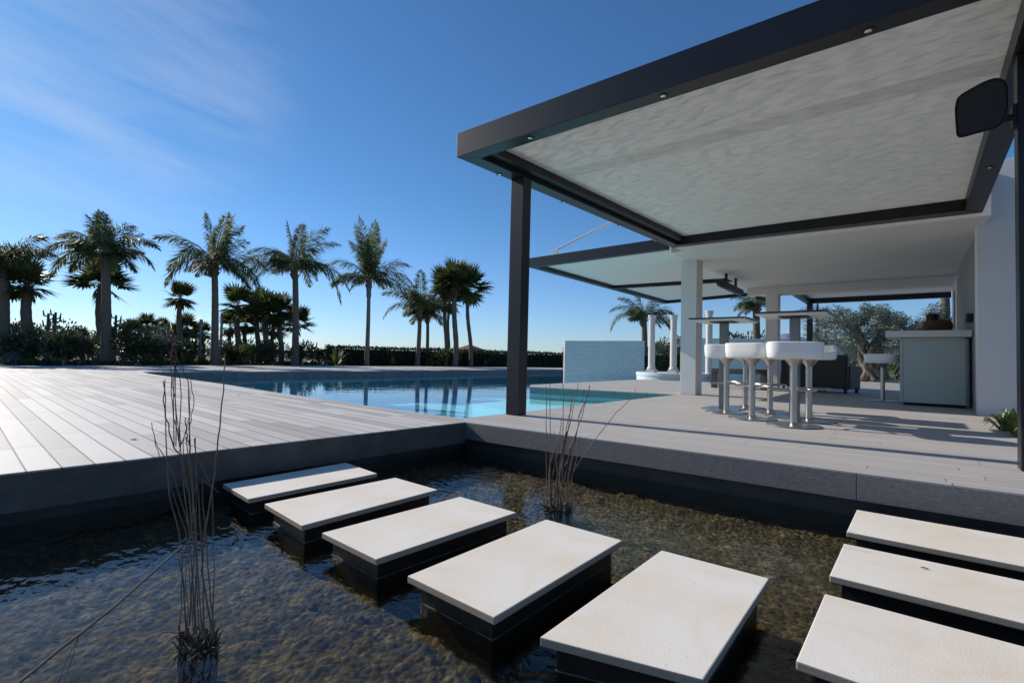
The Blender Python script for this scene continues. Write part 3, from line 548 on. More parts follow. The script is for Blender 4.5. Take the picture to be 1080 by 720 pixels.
# ------------------------------------------------------------------ stools and tables
def make_stool(loc, label, rz_):
    t = thing('bar_stool', loc, label, 'bar stool', 'white bar stools')
    o = V(loc)
    b = MB(); b.lathe([(.24, 0), (.255, .004), (.25, .010), (.10, .022), (.05, .03), (.045, .035)], loc, 40); part('base_disc', b, STEELB, t, smooth=True)
    b = MB(); b.lathe([(.034, .03), (.034, .62)], loc, 20); part('column', b, STEEL, t, smooth=True)
    b = MB(); b.lathe([(.036, .60), (.042, .61), (.082, .66), (.088, .668), (.088, .69)], loc, 24); part('seat_cone', b, STEEL, t, smooth=True)
    b = MB(); pts = []
    for k in range(19):
        a = math.pi*k/18; pts.append(o+V((.19*math.cos(a), .03+.19*math.sin(a), .36)))
    b.tube([o+V((.19, 0, .36))]+pts[1:-1]+[o+V((-.19, 0, .36))], .012, 8); b.tube([o+V((-.19, 0, .36)), o+V((.19, 0, .36))], .011, 8); part('footrest', b, STEEL, t, smooth=True)
    # seat shell: superellipse plan, high wrapped back at -y, low lip at +y
    b = MB(); n_ = 48; rings = []
    def ring(sx, sy, zf):
        for k in range(n_):
            a = 2*math.pi*k/n_; ca, sa = math.cos(a), math.sin(a); e = .5
            x = math.copysign(abs(ca)**e, ca)*sx; y = math.copysign(abs(sa)**e, sa)*sy
            b.v.append(o+V((x, y, zf(y/sy))))
    hi = lambda u: .80+.035*(1-max(0, min(1, (u+.1)/.7))**1.5)-.045*max(0, u)
    ring(.08, .08, lambda u: .674); ring(.205, .19, lambda u: .676); ring(.235, .215, lambda u: .682); ring(.245, .225, lambda u: .70); ring(.25, .232, lambda u: .76); ring(.252, .234, hi)
    ring(.244, .226, lambda u: hi(u)+.008); ring(.222, .204, lambda u: hi(u)+.004); ring(.212, .192, lambda u: .755); ring(.12, .11, lambda u: .748); ring(.01, .01, lambda u: .748)
    m_ = 11
    b.f = [(i*n_+k, i*n_+(k+1) % n_, (i+1)*n_+(k+1) % n_, (i+1)*n_+k) for i in range(m_-1) for k in range(n_)]+[tuple(range(n_-1, -1, -1)), tuple(range((m_-1)*n_, m_*n_))]
    part('seat', b, SEATW, t, smooth=True)
    t.rotation_euler = (0, 0, rz_)
    return t
SP = dict(s1=((766, 435), R(8), 'white bar stool in the front row at the left end, beside the white column'),
          s2=((793, 441.5), R(-12), 'white bar stool in the middle of the front row'),
          s3=((837, 449), R(14), 'nearest white bar stool, in front of the right high table'),
          s4=((786, 430), R(186), 'white bar stool tucked behind the left high table, farthest back on the left'),
          s5=((812, 435), R(170), 'white bar stool in the back row between the two high tables'),
          s6=((853, 444), R(195), 'white bar stool behind the right high table, right end of the back row'),
          s7=((931, 423), R(-20), 'lone pale bar stool in the shade beside the bar counter'))
proto = None
for k, (pp, a, lab) in SP.items():
    q = atz(*pp)
    if proto is None: proto = make_stool((q.x, q.y, .003), lab, a)
    else:
        s_ = dup(proto, (q.x, q.y, .003), a, lab)
def make_table(loc, label):
    t = thing('high_table', loc, label, 'table', 'high bar tables'); o = V(loc)
    b = MB(); b.box((o.x-.23, o.y-.23, .003), (o.x+.23, o.y+.23, .013)); part('base_plate', b, STEELB, t, bevel=.002)
    b = MB(); b.box((o.x-.05, o.y-.05, .0135), (o.x+.05, o.y+.05, 1.165)); part('post', b, TPOST, t, bevel=.004)
    b = MB(); b.box((o.x-.15, o.y-.15, 1.166), (o.x+.15, o.y+.15, 1.176)); part('mounting_plate', b, BLACK, t)
    b = MB(); b.box((o.x-.35, o.y-.35, 1.177), (o.x+.35, o.y+.35, 1.192)); part('underside', b, TABU, t)  # added slab, painted pale for the light the floor throws up
    b = MB(); b.box((o.x-.36, o.y-.36, 1.193), (o.x+.36, o.y+.36, 1.212)); part('tabletop', b, TABT, t, bevel=.002)
    return t
q = atz(763, 431); make_table((q.x, q.y, .003), 'left high table with dark square top on a steel post, beside the white column')
q2 = atz(838, 441); dup(col.objects[[o.name for o in col.objects if o.name.startswith('high_table')][0]], (q2.x, q2.y, .003), 0, 'right high table with dark square top, directly behind the nearest white stool')

# lounge furniture in the shade
def armchair(loc, label, rz_=0):
    t = thing('armchair', loc, label, 'armchair', 'dark wicker armchairs'); o = V(loc)
    b = MB(); b.box((o.x-.38, o.y-.36, .12), (o.x+.38, o.y+.36, .38)); part('seat_base', b, WICK, t, bevel=.02)
    b = MB(); b.box((o.x-.38, o.y-.40, .10), (o.x+.38, o.y-.27, .86)); part('backrest', b, WICK, t, bevel=.03)
    for s_ in (-1, 1):
        b = MB(); b.box((o.x+s_*.33-.06, o.y-.26, .10), (o.x+s_*.33+.06, o.y+.38, .62)); part('armrest', b, WICK, t, bevel=.02)
        for u_ in (-1, 1):
            b = MB(); b.box((o.x+s_*.33-.03, o.y+u_*.33-.03, .0), (o.x+s_*.33+.03, o.y+u_*.33+.03, .12)); part('leg', b, WICK, t)
    b = MB(); b.box((o.x-.26, o.y-.24, .385), (o.x+.26, o.y+.34, .47)); part('cushion', b, CUSH, t, bevel=.03)
    return t
qa = pz(843, 11.6); qb = pz(879, 11.2)
ac = armchair((qa.x, qa.y+.35, .003), 'left dark wicker armchair seen from behind, behind the nearest stool')
dup(ac, (qb.x, qb.y+.25, .003), R(-14), 'right dark wicker armchair in front of the olive tree')
tq = pz(782, 12.2); t = thing('coffee_table', (tq.x, tq.y, .003), 'low dark table with thick legs between the stools and the pool', 'table')
b = MB(); b.box((tq.x-.62, tq.y-.35, .36), (tq.x+.62, tq.y+.35, .48)); part('tabletop', b, WICK, t, bevel=.01)
for sx in (-1, 1):
    for sy in (-1, 1):
        b = MB(); b.box((tq.x+sx*.56-.06, tq.y+sy*.29-.06, .003), (tq.x+sx*.56+.06, tq.y+sy*.29+.06, .36)); part('leg', b, WICK, t)

# ------------------------------------------------------------------ white walls, podium, columns beyond the pool
def wall(name, m, px0, px1, D0, D1, zt0, zt1, th, label):
    A = pz(px0, D0); B = pz(px1, D1); d = (B-A); L_ = d.length; ang = math.atan2(d.y, d.x)
    b = MB(); n_ = 1; b.add([(0, 0, -1.3), (L_, 0, -1.3), (L_, th, -1.3), (0, th, -1.3), (0, 0, zt0), (L_, 0, zt1), (L_, th, zt1), (0, th, zt0)], [(0, 3, 2, 1), (4, 5, 6, 7), (0, 1, 5, 4), (1, 2, 6, 5), (2, 3, 7, 6), (3, 0, 4, 7)])
    o = mk(name, b, m, (0, 0, 0), bevel=.02); o.location = (A.x, A.y, 0); o.rotation_euler = (0, 0, ang)
    return tag(o, label, 'wall')
wall('block_wall', BLOCK, 595, 679.5, 24.0, 24.0, 1.52, 1.60, .35, 'short white block wall standing in the pool, left of the slender columns')
wall('garden_wall', BLOCK, 722, 890, 28, 28, 1.98, 2.10, .3, 'long white wall behind the stools and the white columns')
pc = pz(708, 17.6, 0); b = MB(); b.lathe([(1.2, -1.3), (1.2, .10), (1.22, .12), (1.22, .22), (1.19, .235), (.01, .235)], (pc.x, pc.y, 0), 64)
top('podium', b, TILEW, (pc.x, pc.y, 0), 'low round white tiled podium at the pool edge carrying two slender columns', 'podium')
def slim(px, D, zb, zt, lab):
    p = pz(px, D, zb); t = thing('slender_column', p.to_tuple(), lab, 'column', 'slender white columns')
    s_ = zt-zb
    b = MB(); b.box((p.x-.15, p.y-.15, zb), (p.x+.15, p.y+.15, zb+.10)); b.lathe([(.14, .10), (.15, .13), (.14, .17), (.115, .2)], tuple(p), 24); part('base', b, WHITE, t)
    b = MB(); b.lathe([(.112, .2), (.114, .6), (.105, s_-.16)], tuple(p), 24); part('shaft', b, WHITE, t, smooth=True)
    b = MB(); b.lathe([(.105, s_-.16), (.13, s_-.13), (.115, s_-.09), (.14, s_-.05), (.14, s_), (.01, s_)], tuple(p), 24); part('capital', b, WHITE, t)
slim(687, 17.2, .235, 2.22, 'left slender white column on the round podium')
slim(710, 17.2, .235, 2.24, 'right slender white column on the round podium, next to the square column')
slim(747.5, 17.2, .06, 2.42, 'slender white column just right of the square house column')
b = MB(); q = pz(747.5, 17.2, 0); b.box((q.x-.3, q.y-.3, -1.3), (q.x+.3, q.y+.3, .059)); top('plinth', b, TILEW, (q.x, q.y, 0), 'small white plinth under the slender column right of the house column', 'plinth')

# ------------------------------------------------------------------ palms
def frond(b, org, d, L_, droop, leaf, nleaf=105, wl=.036, twist=0):
    d = d.normalized(); p = org.copy(); ds = L_/nleaf; side = d.cross(UP)
    if side.length < .1: side = SIDE.copy()
    side.normalize(); side = (side*math.cos(twist)+UP*math.sin(twist)).normalized()
    pts = [p.copy()]
    for i in range(nleaf):
        t = i/nleaf
        d = (d-UP*droop*ds*(.4+1.6*t)).normalized(); p = p+d*ds; pts.append(p.copy())
        s2 = (side-d*side.dot(d)).normalized(); nu = s2.cross(d)
        if t > .1:
            ll = leaf*(math.sin(math.pi*min(1, (t+.06))**.75)**.55+.12)*random.uniform(.8, 1.1)
            for sg in (-1, 1):
                dd = s2*sg*random.uniform(.35, .9)+d*(.55+.5*t)+UP*random.uniform(-1.25, .05)
                b.leaf(p, dd, ll, wl, nrm=nu+V((random.uniform(-.5, .5), random.uniform(-.5, .5), 0)))
    b.tube([pts[0], pts[nleaf//3], pts[2*nleaf//3], pts[-1]], [.03, .02, .013, .004], 4, cap=False)

def feather_palm(px, D, ytop_trunk, spec, rtr, lab, L0=2.6, lean=0, extra=15, seed=1, ybase=None, leaf=.72, m=None, group='feather palms behind the far deck', bark=None, swell=1.0):
    random.seed(seed)
    base = pz(px+lean, D, -.05); topz = hz(px, ytop_trunk, D); tp = pz(px, D, topz); H = topz+.05
    t = thing('palm_tree', base.to_tuple(), lab, 'palm tree', group)
    rtr *= .82
    b = MB(); N = 26; pts = []; rad = []
    for i in range(N+1):
        u = i/N; p = base.lerp(tp, u)+SIDE*.12*math.sin(u*3.0)*rtr*2; pts.append(p)
        rad.append(rtr*(1.25-.25*min(1, u*5))*(1-.25*u)*(1+.05*(i % 2))*(swell if .8 < u < .97 else 1))
    b.tube(pts, rad, 12); part('trunk', b, bark or BARK, t, smooth=True)
    b = MB()      # old leaf bases just below the crown
    for k in range(26):
        a = random.uniform(0, 6.28); z = random.uniform(-.75, .1); d = V((math.cos(a), math.sin(a), 0)); o = tp+V((0, 0, z))+d*rtr*.5
        b.beam(o, o+d*rtr*.9+UP*.28, .07, .05)
    part('leaf_bases', b, BOOT, t)
    b = MB(); org = tp+V((0, 0, .05))
    for ang, ln, dr in spec:
        a = R(ang); lf_ = leaf*(.8 if abs(ang) < 25 else 1); dr += .22 if abs(ang) < 25 else 0; ln *= 1.06; d = UP*math.cos(a)+SIDE*math.sin(a)+FWD*random.uniform(-.3, .3)
        frond(b, org, d, ln, dr, lf_, twist=random.uniform(-.5, .5))
    for k in range(extra):
        az = random.uniform(0, 6.28); el = random.uniform(-.1, 1.0); d = V((math.cos(az)*math.cos(el), math.sin(az)*math.cos(el), math.sin(el)))
        sidek = abs(d.dot(SIDE))
        frond(b, org, d, L0*random.uniform(.6, 1.0)*(1-.25*sidek), random.uniform(.45, .95), leaf*.85, nleaf=60, twist=random.uniform(-.6, .6))
    part('crown', b, m or FEATH, t)
    return t

def fan_palm(px, D, yc, rad_c, rtr, lab, nf=30, seed=1, lean=0, group='fan palms', skirt=True, m=None, base_z=-.05, fr=.62):
    random.seed(seed)
    base = pz(px+lean, D, base_z); cz_ = hz(px, yc, D); c = pz(px, D, cz_)
    t = thing('fan_palm', base.to_tuple(), lab, 'fan palm', group)
    b = MB(); N = 14; b.tube([base.lerp(c, i/N)+SIDE*.06*math.sin(i*.5) for i in range(N+1)], [rtr*(1.2-.3*i/N)*(1+.08*(i % 2)) for i in range(N+1)], 10); part('trunk', b, BARK, t, smooth=True)
    b = MB()
    for k in range(nf):
        az = k*2.4+random.uniform(-.3, .3); el = R(random.uniform(-42, 85)); d = V((math.cos(az)*math.cos(el), math.sin(az)*math.cos(el), math.sin(el)))
        pl = rad_c*random.uniform(.38, .55); o = c+d*pl; b.tube([c, o], .012, 4, cap=False)
        s_ = d.cross(UP).normalized(); s_ = (s_+UP*random.uniform(-.4, .4)).normalized(); nu = s_.cross(d).normalized(); fl = rad_c*fr*random.uniform(.85, 1.1)
        ns_ = 17; vs_ = []
        for i in range(ns_):
            a = R(-115+230*i/(ns_-1)); dd = d*math.cos(a)+s_*math.sin(a)
            b.leaf(o, dd-UP*.22*random.uniform(.2, 1), fl*(.8+.3*math.cos(a)), fl*.17, nrm=nu+V((random.uniform(-.25, .25),)*3))
    part('crown', b, m or FANG, t)
    if skirt:
        b = MB()
        for k in range(40):
            a = random.uniform(0, 6.28); o = c+V((0, 0, -random.uniform(0, .45)*rad_c)); d = V((math.cos(a)*.35, math.sin(a)*.35, -1)); b.leaf(o+V((math.cos(a), math.sin(a), 0))*rtr*.8, d, rad_c*.4, .07)
        part('dead_skirt', b, DEAD, t)
    return t

feather_palm(111, 19.5, 268, [(-18, 2.0, .1), (-14, 1.85, .12), (-22, 1.8, .2), (-10, 1.7, .1), (4, 1.0, .2), (-42, 2.4, .55), (-55, 2.9, .6), (-68, 3.1, .55), (38, 2.2, .5), (52, 2.5, .55), (66, 2.1, .8), (-80, 1.9, .7), (90, 1.4, .9)], .215,
             'stout feather palm with the thickest trunk, left part of the row', seed=3, L0=2.0, leaf=.6)
feather_palm(226, 22, 276, [(0, 2.3, .1), (7, 2.3, .15), (14, 2.2, .25), (18, 2.0, .3), (-5, 2.0, .2), (-40, 2.6, .5), (-55, 2.8, .65), (-72, 2.7, .75), (60, 2.4, .6), (78, 3.0, .55), (95, 2.4, .5)], .19,
             'feather palm with broad upright plume, between the stout palm and the drooping one', seed=11, L0=2.2)
feather_palm(311, 25, 280, [(-3, 2.4, .1), (2, 2.2, .1), (-7, 2.1, .1), (-60, 3.1, .4), (-45, 2.5, .55), (-72, 2.6, .5), (25, 2.6, .45), (36, 2.6, .5), (72, 3.3, .55), (80, 3.6, .6), (62, 2.4, .8), (-85, 2.4, .6)], .21,
             'feather palm leaning its fronds far down to the right, third tall palm from the left', seed=21, L0=2.4)
feather_palm(389, 27.5, 294, [(0, 3.3, .03), (3, 3.1, .05), (-3, 3.2, .05), (6, 2.9, .1), (-6, 2.9, .1), (9, 2.6, .15), (-10, 2.5, .15), (13, 2.2, .3), (-15, 2.2, .3), (4, 2.3, .1), (-4, 2.2, .1), (-40, 3.2, .6), (-60, 2.5, .7), (40, 2.6, .55), (60, 3.3, .55), (84, 2.5, .55), (-78, 2.2, .4), (72, 2.9, .7)], .15,
             'tallest slim feather palm with a smooth trunk and pointed upright crown, standing alone', seed=31, L0=2.0, extra=7, lean=-2.5, bark=BARKL, swell=1.35)
feather_palm(4, 19, 275, [(60, 2.2, .45), (40, 1.9, .5), (75, 1.6, .6), (-40, 2, .5), (-70, 2.2, .5)], .2,
             'feather palm cut by the left edge of the picture, behind the fan palms', seed=41, L0=1.6)
feather_palm(443, 30, 322, [(0, 2.0, .2), (-45, 2.6, .5), (-70, 2.6, .7), (-25, 2.2, .4), (30, 2.0, .5)], .17,
             'short feather palm at the left end of the small palm cluster over the hedge', seed=51, L0=2.2, lean=-3)
feather_palm(451, 31, 330, [(10, 2.4, .2), (-20, 2.2, .5), (60, 1.8, .6), (30, 2.3, .4)], .14,
             'thin feather palm second from the left in the cluster over the hedge', seed=52, L0=2.2, lean=-1)
feather_palm(679, 34, 334, [(-10, 1.9, .3), (-45, 2.6, .6), (-60, 3.1, .75), (-30, 2.3, .6), (50, 2.3, .65), (62, 2.9, .8), (20, 2.2, .4), (80, 2.0, .7)], .27,
             'feather palm behind the slender white columns, its trunk above the block wall', seed=61, L0=2.4, leaf=.7, extra=12, group='feather palms behind the walls')
feather_palm(797, 36, 322, [(-40, 2.0, .8), (40, 2.0, .8), (-65, 1.9, .9), (60, 1.9, .9)], .34,
             'dark feather palm seen under the eaves between the square column and the second column', seed=71, L0=2.2, leaf=.6, extra=14, group='feather palms behind the walls')
fan_palm(470, 31, 303, 1.35, .11, 'fan palm in the cluster over the hedge, its trunk crossing a thinner one', seed=81, group='fan palms in the cluster')
fan_palm(474, 33, 318, 1.1, .09, 'lower fan palm half hidden behind the others in the cluster over the hedge', seed=82, group='fan palms in the cluster', lean=-2)
fan_palm(480, 30.5, 297, 1.45, .14, 'straight grey trunked fan palm in the middle right of the cluster', seed=83, group='fan palms in the cluster')
fan_palm(493, 31.5, 304, 1.55, .11, 'rightmost fan palm of the cluster, leaning slightly beside the tiled roof', seed=84, lean=3.5, group='fan palms in the cluster')
for px, D, yc, rc, rt_, s_, lab in ((5, 20, 295, 1.15, .14, 91, 'fan palm at the left edge under the cut feather palm'),
        (29, 19.5, 300, 1.05, .16, 92, 'bushy fan palm just right of the left edge, above the shrubs'),
        (107, 22, 300, 1.35, .17, 93, 'fan palm hidden behind the stout feather palm trunk'),
        (190, 23, 314, .8, .1, 94, 'small pale fan palm left of the second tall feather palm'),
        (155, 27, 343, .75, .1, 95, 'small dark fan palm above the shrubs between the first two tall palms'),
        (171, 28, 348, .7, .1, 96, 'tiny dark fan palm right of the small one above the shrubs'),
        (197, 26, 346, .85, .1, 97, 'dark fan palm low behind the small pale one'),
        (214, 28, 352, .7, .1, 98, 'low fan palm touching the second tall palm trunk from the left'),
        (251, 26, 322, 1.15, .13, 99, 'dark fan palm just right of the second tall palm'),
        (259, 28, 342, .9, .1, 100, 'dark fan palm low in the gap right of the second tall palm'),
        (272, 27.5, 326, 1.15, .12, 101, 'dark fan palm in the middle of the dense clump'),
        (281, 26, 332, 1.25, .13, 102, 'dark drooping fan palm in front of the dense clump'),
        (296, 26.5, 328, 1.1, .12, 103, 'dark fan palm left of the third tall palm trunk'),
        (314, 30, 341, 1.1, .1, 104, 'dark fan palm showing behind the third tall palm trunk'),
        (139, 26, 352, .8, .1, 106, 'low dark fan palm right of the stout palm, over the shrubs'),
        (182, 27, 354, .75, .1, 107, 'low dark fan palm under the small pale one'),
        (243, 29, 345, .9, .1, 108, 'low dark fan palm close behind the taller pale pole'),
        (288, 29, 346, 1.0, .1, 109, 'low dark fan palm in the back of the dense clump'),
        (86, 28, 360, .7, .09, 105, 'small dark fan palm peeping over the shrubs left of the stout palm')):
    fan_palm(px, D, yc, rc, rt_, lab, seed=s_, nf=26, group='fan palms behind the far deck')

# cactus
def cactus(px, D, ytop, lab, seed):
    random.seed(seed); base = pz(px, D, -.05); H = hz(px, ytop, D)
    t = thing('cactus', base.to_tuple(), lab, 'cactus', 'candelabra cacti')
    b = MB(); b.tube([base, base+V((0, 0, H*.5)), base+V((0, 0, H))], [.08, .075, .05], 8)
    for k, s_ in enumerate((-1, 1, 1, -1)):
        z = H*(.72+.07*k); o = base+V((0, 0, z)); b.tube([o, o+SIDE*s_*.22+UP*.05, o+SIDE*s_*.27+UP*.3], [.035, .04, .025], 7)
    part('stem', b, CACT, t, smooth=True); return t
cactus(48.5, 24, 329, 'left one of two candelabra cacti rising over the left shrubs', 1)
cactus(56, 24.5, 328, 'right one of two candelabra cacti rising over the left shrubs', 2)
cactus(120, 25, 331, 'thin cactus behind the stout palm trunk', 3)
cactus(329, 30, 362, 'small dark cactus right of the third tall palm', 4)
for px in (210, 232):
    b = MB(); p = pz(px, 26, -.03); b.tube([p, p+V((0, 0, hz(px, 336 if px == 210 else 330, 26)))], .07, 8)
    top('lamp_pole', b, mat('pale_pole', (.3, .32, .35), .5), p.to_tuple(), ('short pale pole behind the shrubs left of the second tall palm' if px == 210 else 'pale pole just right of the second tall palm trunk'), 'pole', 'pale poles', smooth=True)

# ------------------------------------------------------------------ shrubs and hedges
def shrub(name, px, D, w_, h_, m, lab, cat, n=900, ls=.12, seed=1, group=None, dp=None, z0=-.03, lw=.45):
    random.seed(seed); base = pz(px, D, z0); b = MB(); cl = []
    for k in range(9): cl.append((V((random.uniform(-.6, .6)*w_/2, random.uniform(-.6, .6)*(dp or w_)/2, random.uniform(.35, .8)*h_)), random.uniform(.28, .5)))
    for i in range(n):
        c, r_ = random.choice(cl); v = V((random.gauss(0, 1), random.gauss(0, 1), random.gauss(0, 1))).normalized()*random.uniform(.6, 1)
        p = base+c+V((v.x*r_*w_*.62, v.y*r_*(dp or w_)*.62, v.z*r_*h_*.75))
        if p.z < z0+.02: p.z = z0+random.uniform(.02, .3*h_)
        b.leaf(p, v+V((0, 0, .4)), ls*random.uniform(.6, 1.4), ls*lw)
    t = thing(name, base.to_tuple(), lab, cat, group)
    part('foliage', b, m, t)
    b = MB()
    for c, r_ in cl: b.tube([base, base+V((c.x*.4, c.y*.4, c.z*.5)), base+c], [.04, .025, .012], 5)
    part('stems', b, BARK, t)
    return t
def spiky(px, D, r_, lab, seed, n=60, m=None, wl=.07, name='agave', cat='spiky plant', up_=.3, group=None, z0=-.03):
    random.seed(seed); base = pz(px, D, z0); b = MB()
    for k in range(n):
        a = random.uniform(0, 6.28); el = random.uniform(.15, 1.45); d = V((math.cos(a)*math.cos(el), math.sin(a)*math.cos(el), math.sin(el)+.0))
        p = base+V((0, 0, .03)); L_ = r_*random.uniform(.75, 1.1); s_ = d.cross(UP).normalized(); mid = p+d*L_*.55; tip = p+d*L_-UP*L_*up_*math.cos(el)
        b.add([p-s_*wl*.4, p+s_*wl*.4, mid+s_*wl*.5, mid-s_*wl*.5, tip], [(0, 1, 2, 3), (3, 2, 4)])
    return top(name, b, m or SHRUBY, base.to_tuple(), lab, cat, group)

G = 'shrubs along the far deck'
sh = [(8, 19, 1.6, 1.5, SHRUB, 'dark leafy shrub at the left edge of the picture'),
      (30, 19.5, 1.7, 1.5, SHRUB2, 'grey leaved shrub with pale glinting leaves near the left edge'),
      (52, 19.2, 1.7, 1.35, SHRUB, 'dark shrub below the two candelabra cacti'),
      (70, 19.5, 1.6, 1.2, SHRUB2, 'greyish shrub between the cacti and the stout palm'),
      (90, 19.8, 1.5, 1.15, SHRUB, 'dark shrub touching the stout palm trunk from the left'),
      (131, 20.3, 1.5, 1.5, SHRUB, 'dark upright shrub just right of the stout palm trunk'),
      (150, 21, 1.6, 1.25, SHRUB, 'low dark shrub between the first two tall palms'),
      (169, 21.5, 1.7, 1.35, SHRUB2, 'greyish glinting shrub behind the red twigs of the near reeds'),
      (188, 22, 1.5, 1.1, SHRUB, 'dark low shrub left of the short pale pole'),
      (246, 23.5, 1.1, .85, SHRUB, 'small black looking shrub right of the second tall palm'),
      (258, 23.6, 1.1, 1.0, SHRUBY, 'yellow green shrub among the dark fan palm trunks'),
      (275, 24.2, 1.3, 1.15, SHRUB, 'dark shrub under the dense fan palm clump'),
      (316, 26, 1.4, 1.15, SHRUB, 'dark shrub at the foot of the third tall palm'),
      (410, 30, 1.0, .9, SHRUBY, 'small spiky yellowish shrub against the dark hedge'),
      (463, 31, 1.9, 1.05, SHRUBY, 'bright glinting shrub in front of the hedge below the palm cluster'),
      (478, 31.4, 1.5, 1.1, SHRUB, 'dark shrub right beside the glinting one below the palm cluster')]
sh += [(18, 22, 2.0, 1.7, SHRUB, 'tall dark shrub mass right behind the grey leaved shrub at the left'),
      (62, 23, 2.4, 1.75, SHRUB, 'tall dark shrub behind the two candelabra cacti'),
      (99, 23.5, 2.0, 1.5, SHRUB, 'dark shrub filling the gap left of the stout palm trunk'),
      (141, 24, 2.4, 1.8, SHRUB, 'tall dark shrub behind the gap between the first two tall palms'),
      (163, 25, 2.6, 1.6, SHRUB, 'wide dark shrub below the two small dark fan palms'),
      (181, 25.5, 2.2, 1.7, SHRUB2, 'greyish bush at the base of the small pale fan palm'),
      (202, 26, 2.2, 1.45, SHRUB, 'dark bush between the pale fan palm and the short pale pole'),
      (240, 27, 1.8, 1.2, SHRUB, 'dark bush directly behind the taller pale pole'),
      (267, 28, 2.4, 1.3, SHRUB, 'wide dark bush deep behind the dense fan palm clump'),
      (288, 28.5, 2.0, 1.1, SHRUB, 'low dark bush between the dense clump and the third tall palm'),
      (338, 29, 1.6, .9, SHRUB, 'low dark bush left of the large spiky yucca')]
for i, (px, D, w_, h_, m, lab) in enumerate(sh):
    shrub('shrub', px, D, w_, h_, m, lab, 'shrub', n=1100, ls=.15 if m is SHRUB else .17, seed=200+i, group=G)
for px, D, r_, lab, s_ in ((355, 26.5, 1.15, 'large spiky yucca at the left end of the dark hedge', 1), (414, 29, .6, 'small yucca before the hedge right of the tall slim palm', 2),
                           (192, 21.5, .6, 'small agave in the bed left of the second tall palm', 3), (213, 22, .55, 'small yellow green spiky plant beside the second tall palm base', 4),
                           (9, 19, .9, 'tall spiky plant rising from the left edge shrubs', 5), (512, 33, .5, 'small green spiky tuft at the hedge right of the palm cluster', 6)):
    spiky(px, D, r_, lab, s_, group='spiky plants by the far deck')
b = MB()
for i in range(400):
    D_ = 0; px = random.uniform(-10, 330); p = atz(px, 385.2, -.03)+FWD*random.uniform(.2, 1.2)
    for k in range(8): b.leaf(p+V((random.uniform(-.15, .15), random.uniform(-.15, .15), 0)), V((random.uniform(-.6, .6), random.uniform(-.6, .6), 1)), random.uniform(.1, .28), .06)
gcv = struct('ground_cover', b, SHRUB, kind='stuff'); tag(gcv, 'low leafy ground cover along the far deck edge', 'ground cover')
rk = MB(); p = pz(15, 18.6, -.05)
for i in range(13):
    for j in range(24):
        th = math.pi*i/12; ph = 2*math.pi*j/24; v = V((math.sin(th)*math.cos(ph), math.sin(th)*math.sin(ph), math.cos(th))); rk.v.append(p+V((v.x*.36, v.y*.36, v.z*.30+.18))*1+v*.05*mnoise.noise(v*2.1))
rk.f = [(i*24+j, (i+1)*24+j, (i+1)*24+(j+1) % 24, i*24+(j+1) % 24) for i in range(12) for j in range(24)]
top('boulder', rk, ROCK, p.to_tuple(), 'dark rounded boulder beside the far deck near the left edge', 'boulder', smooth=True)

def hedge(px0, px1, D0, D1, h_, th, lab, seed, m=None, n=9000, ls=.14, z0=-.05):
    random.seed(seed); A = pz(px0, D0); B = pz(px1, D1); d = (B-A); L_ = d.length; dn = d.normalized(); nn = V((-dn.y, dn.x, 0))
    t = thing('hedge', A.to_tuple(), lab, 'hedge', 'clipped hedges')
    b = MB(); b.add([A+nn*.1+UP*z0, B+nn*.1+UP*z0, B+nn*(th-.1)+UP*z0, A+nn*(th-.1)+UP*z0, A+nn*.1+UP*(h_-.1), B+nn*.1+UP*(h_-.1), B+nn*(th-.1)+UP*(h_-.1), A+nn*(th-.1)+UP*(h_-.1)], [(0, 3, 2, 1), (4, 5, 6, 7), (0, 1, 5, 4), (1, 2, 6, 5), (2, 3, 7, 6), (3, 0, 4, 7)])
    part('hedge_core', b, CORE, t)
    b = MB()
    for i in range(n):
        u = random.random(); zz = random.uniform(0, h_); dep_ = random.choice([0, 0, 1])
        hh = h_+.07*mnoise.noise(V((u*L_*.8, 0, seed)))
        if random.random() < .3: p = A+dn*u*L_+nn*random.uniform(0, th)+UP*(hh-random.uniform(-.06, .05))
        else: p = A+dn*u*L_+nn*random.uniform(-.05, .12)+UP*zz
        b.leaf(p, V((random.gauss(0, 1), random.gauss(0, 1), random.gauss(.5, 1))), ls*random.uniform(.6, 1.3), ls*.5)
    part('foliage', b, m or HEDGE, t)
hedge(345, 602, 27.5, 37.5, 1.0, .9, 'long low dark clipped hedge behind the far side of the pool', 1, n=12000)
hedge(676, 722, 31, 31, .95, .9, 'dark clipped hedge seen between the slender white columns', 2, n=3500)
shrub('shrub', 694, 34, 2.6, 2.3, SHRUB2, 'grey green bush above the hedge between the slender columns', 'shrub', n=1500, ls=.16, seed=301)
shrub('shrub', 712, 36, 2.2, 2.5, SHRUB, 'dark bush above the hedge right of the slender columns', 'shrub', n=1200, ls=.16, seed=302)
for i, px in enumerate((771, 779, 790, 806)):
    shrub('distant_tree', px, 60, 3.0, hz(px, 352+i % 2, 60), SHRUB, ('far dark treetop over the long wall, ' + ['just right of the left table post', 'left of the palm trunk', 'against the palm trunk', 'right of the palm trunk'][i]), 'tree', n=500, ls=.4, seed=310+i, group='far treetops over the wall')
for i, px in enumerate((900, 922, 945)):
    shrub('shrub', px, 25+i*.5, 2.2, [1.0, 1.3, 1.5][i], [SHRUB, SHRUBY, SHRUB2][i], ['low dark bush left of the olive trunk', 'low green bush behind the olive trunk', 'low greyish bush right of the olive trunk by the bar'][i], 'shrub', n=700, ls=.13, seed=330+i)
random.seed(5)
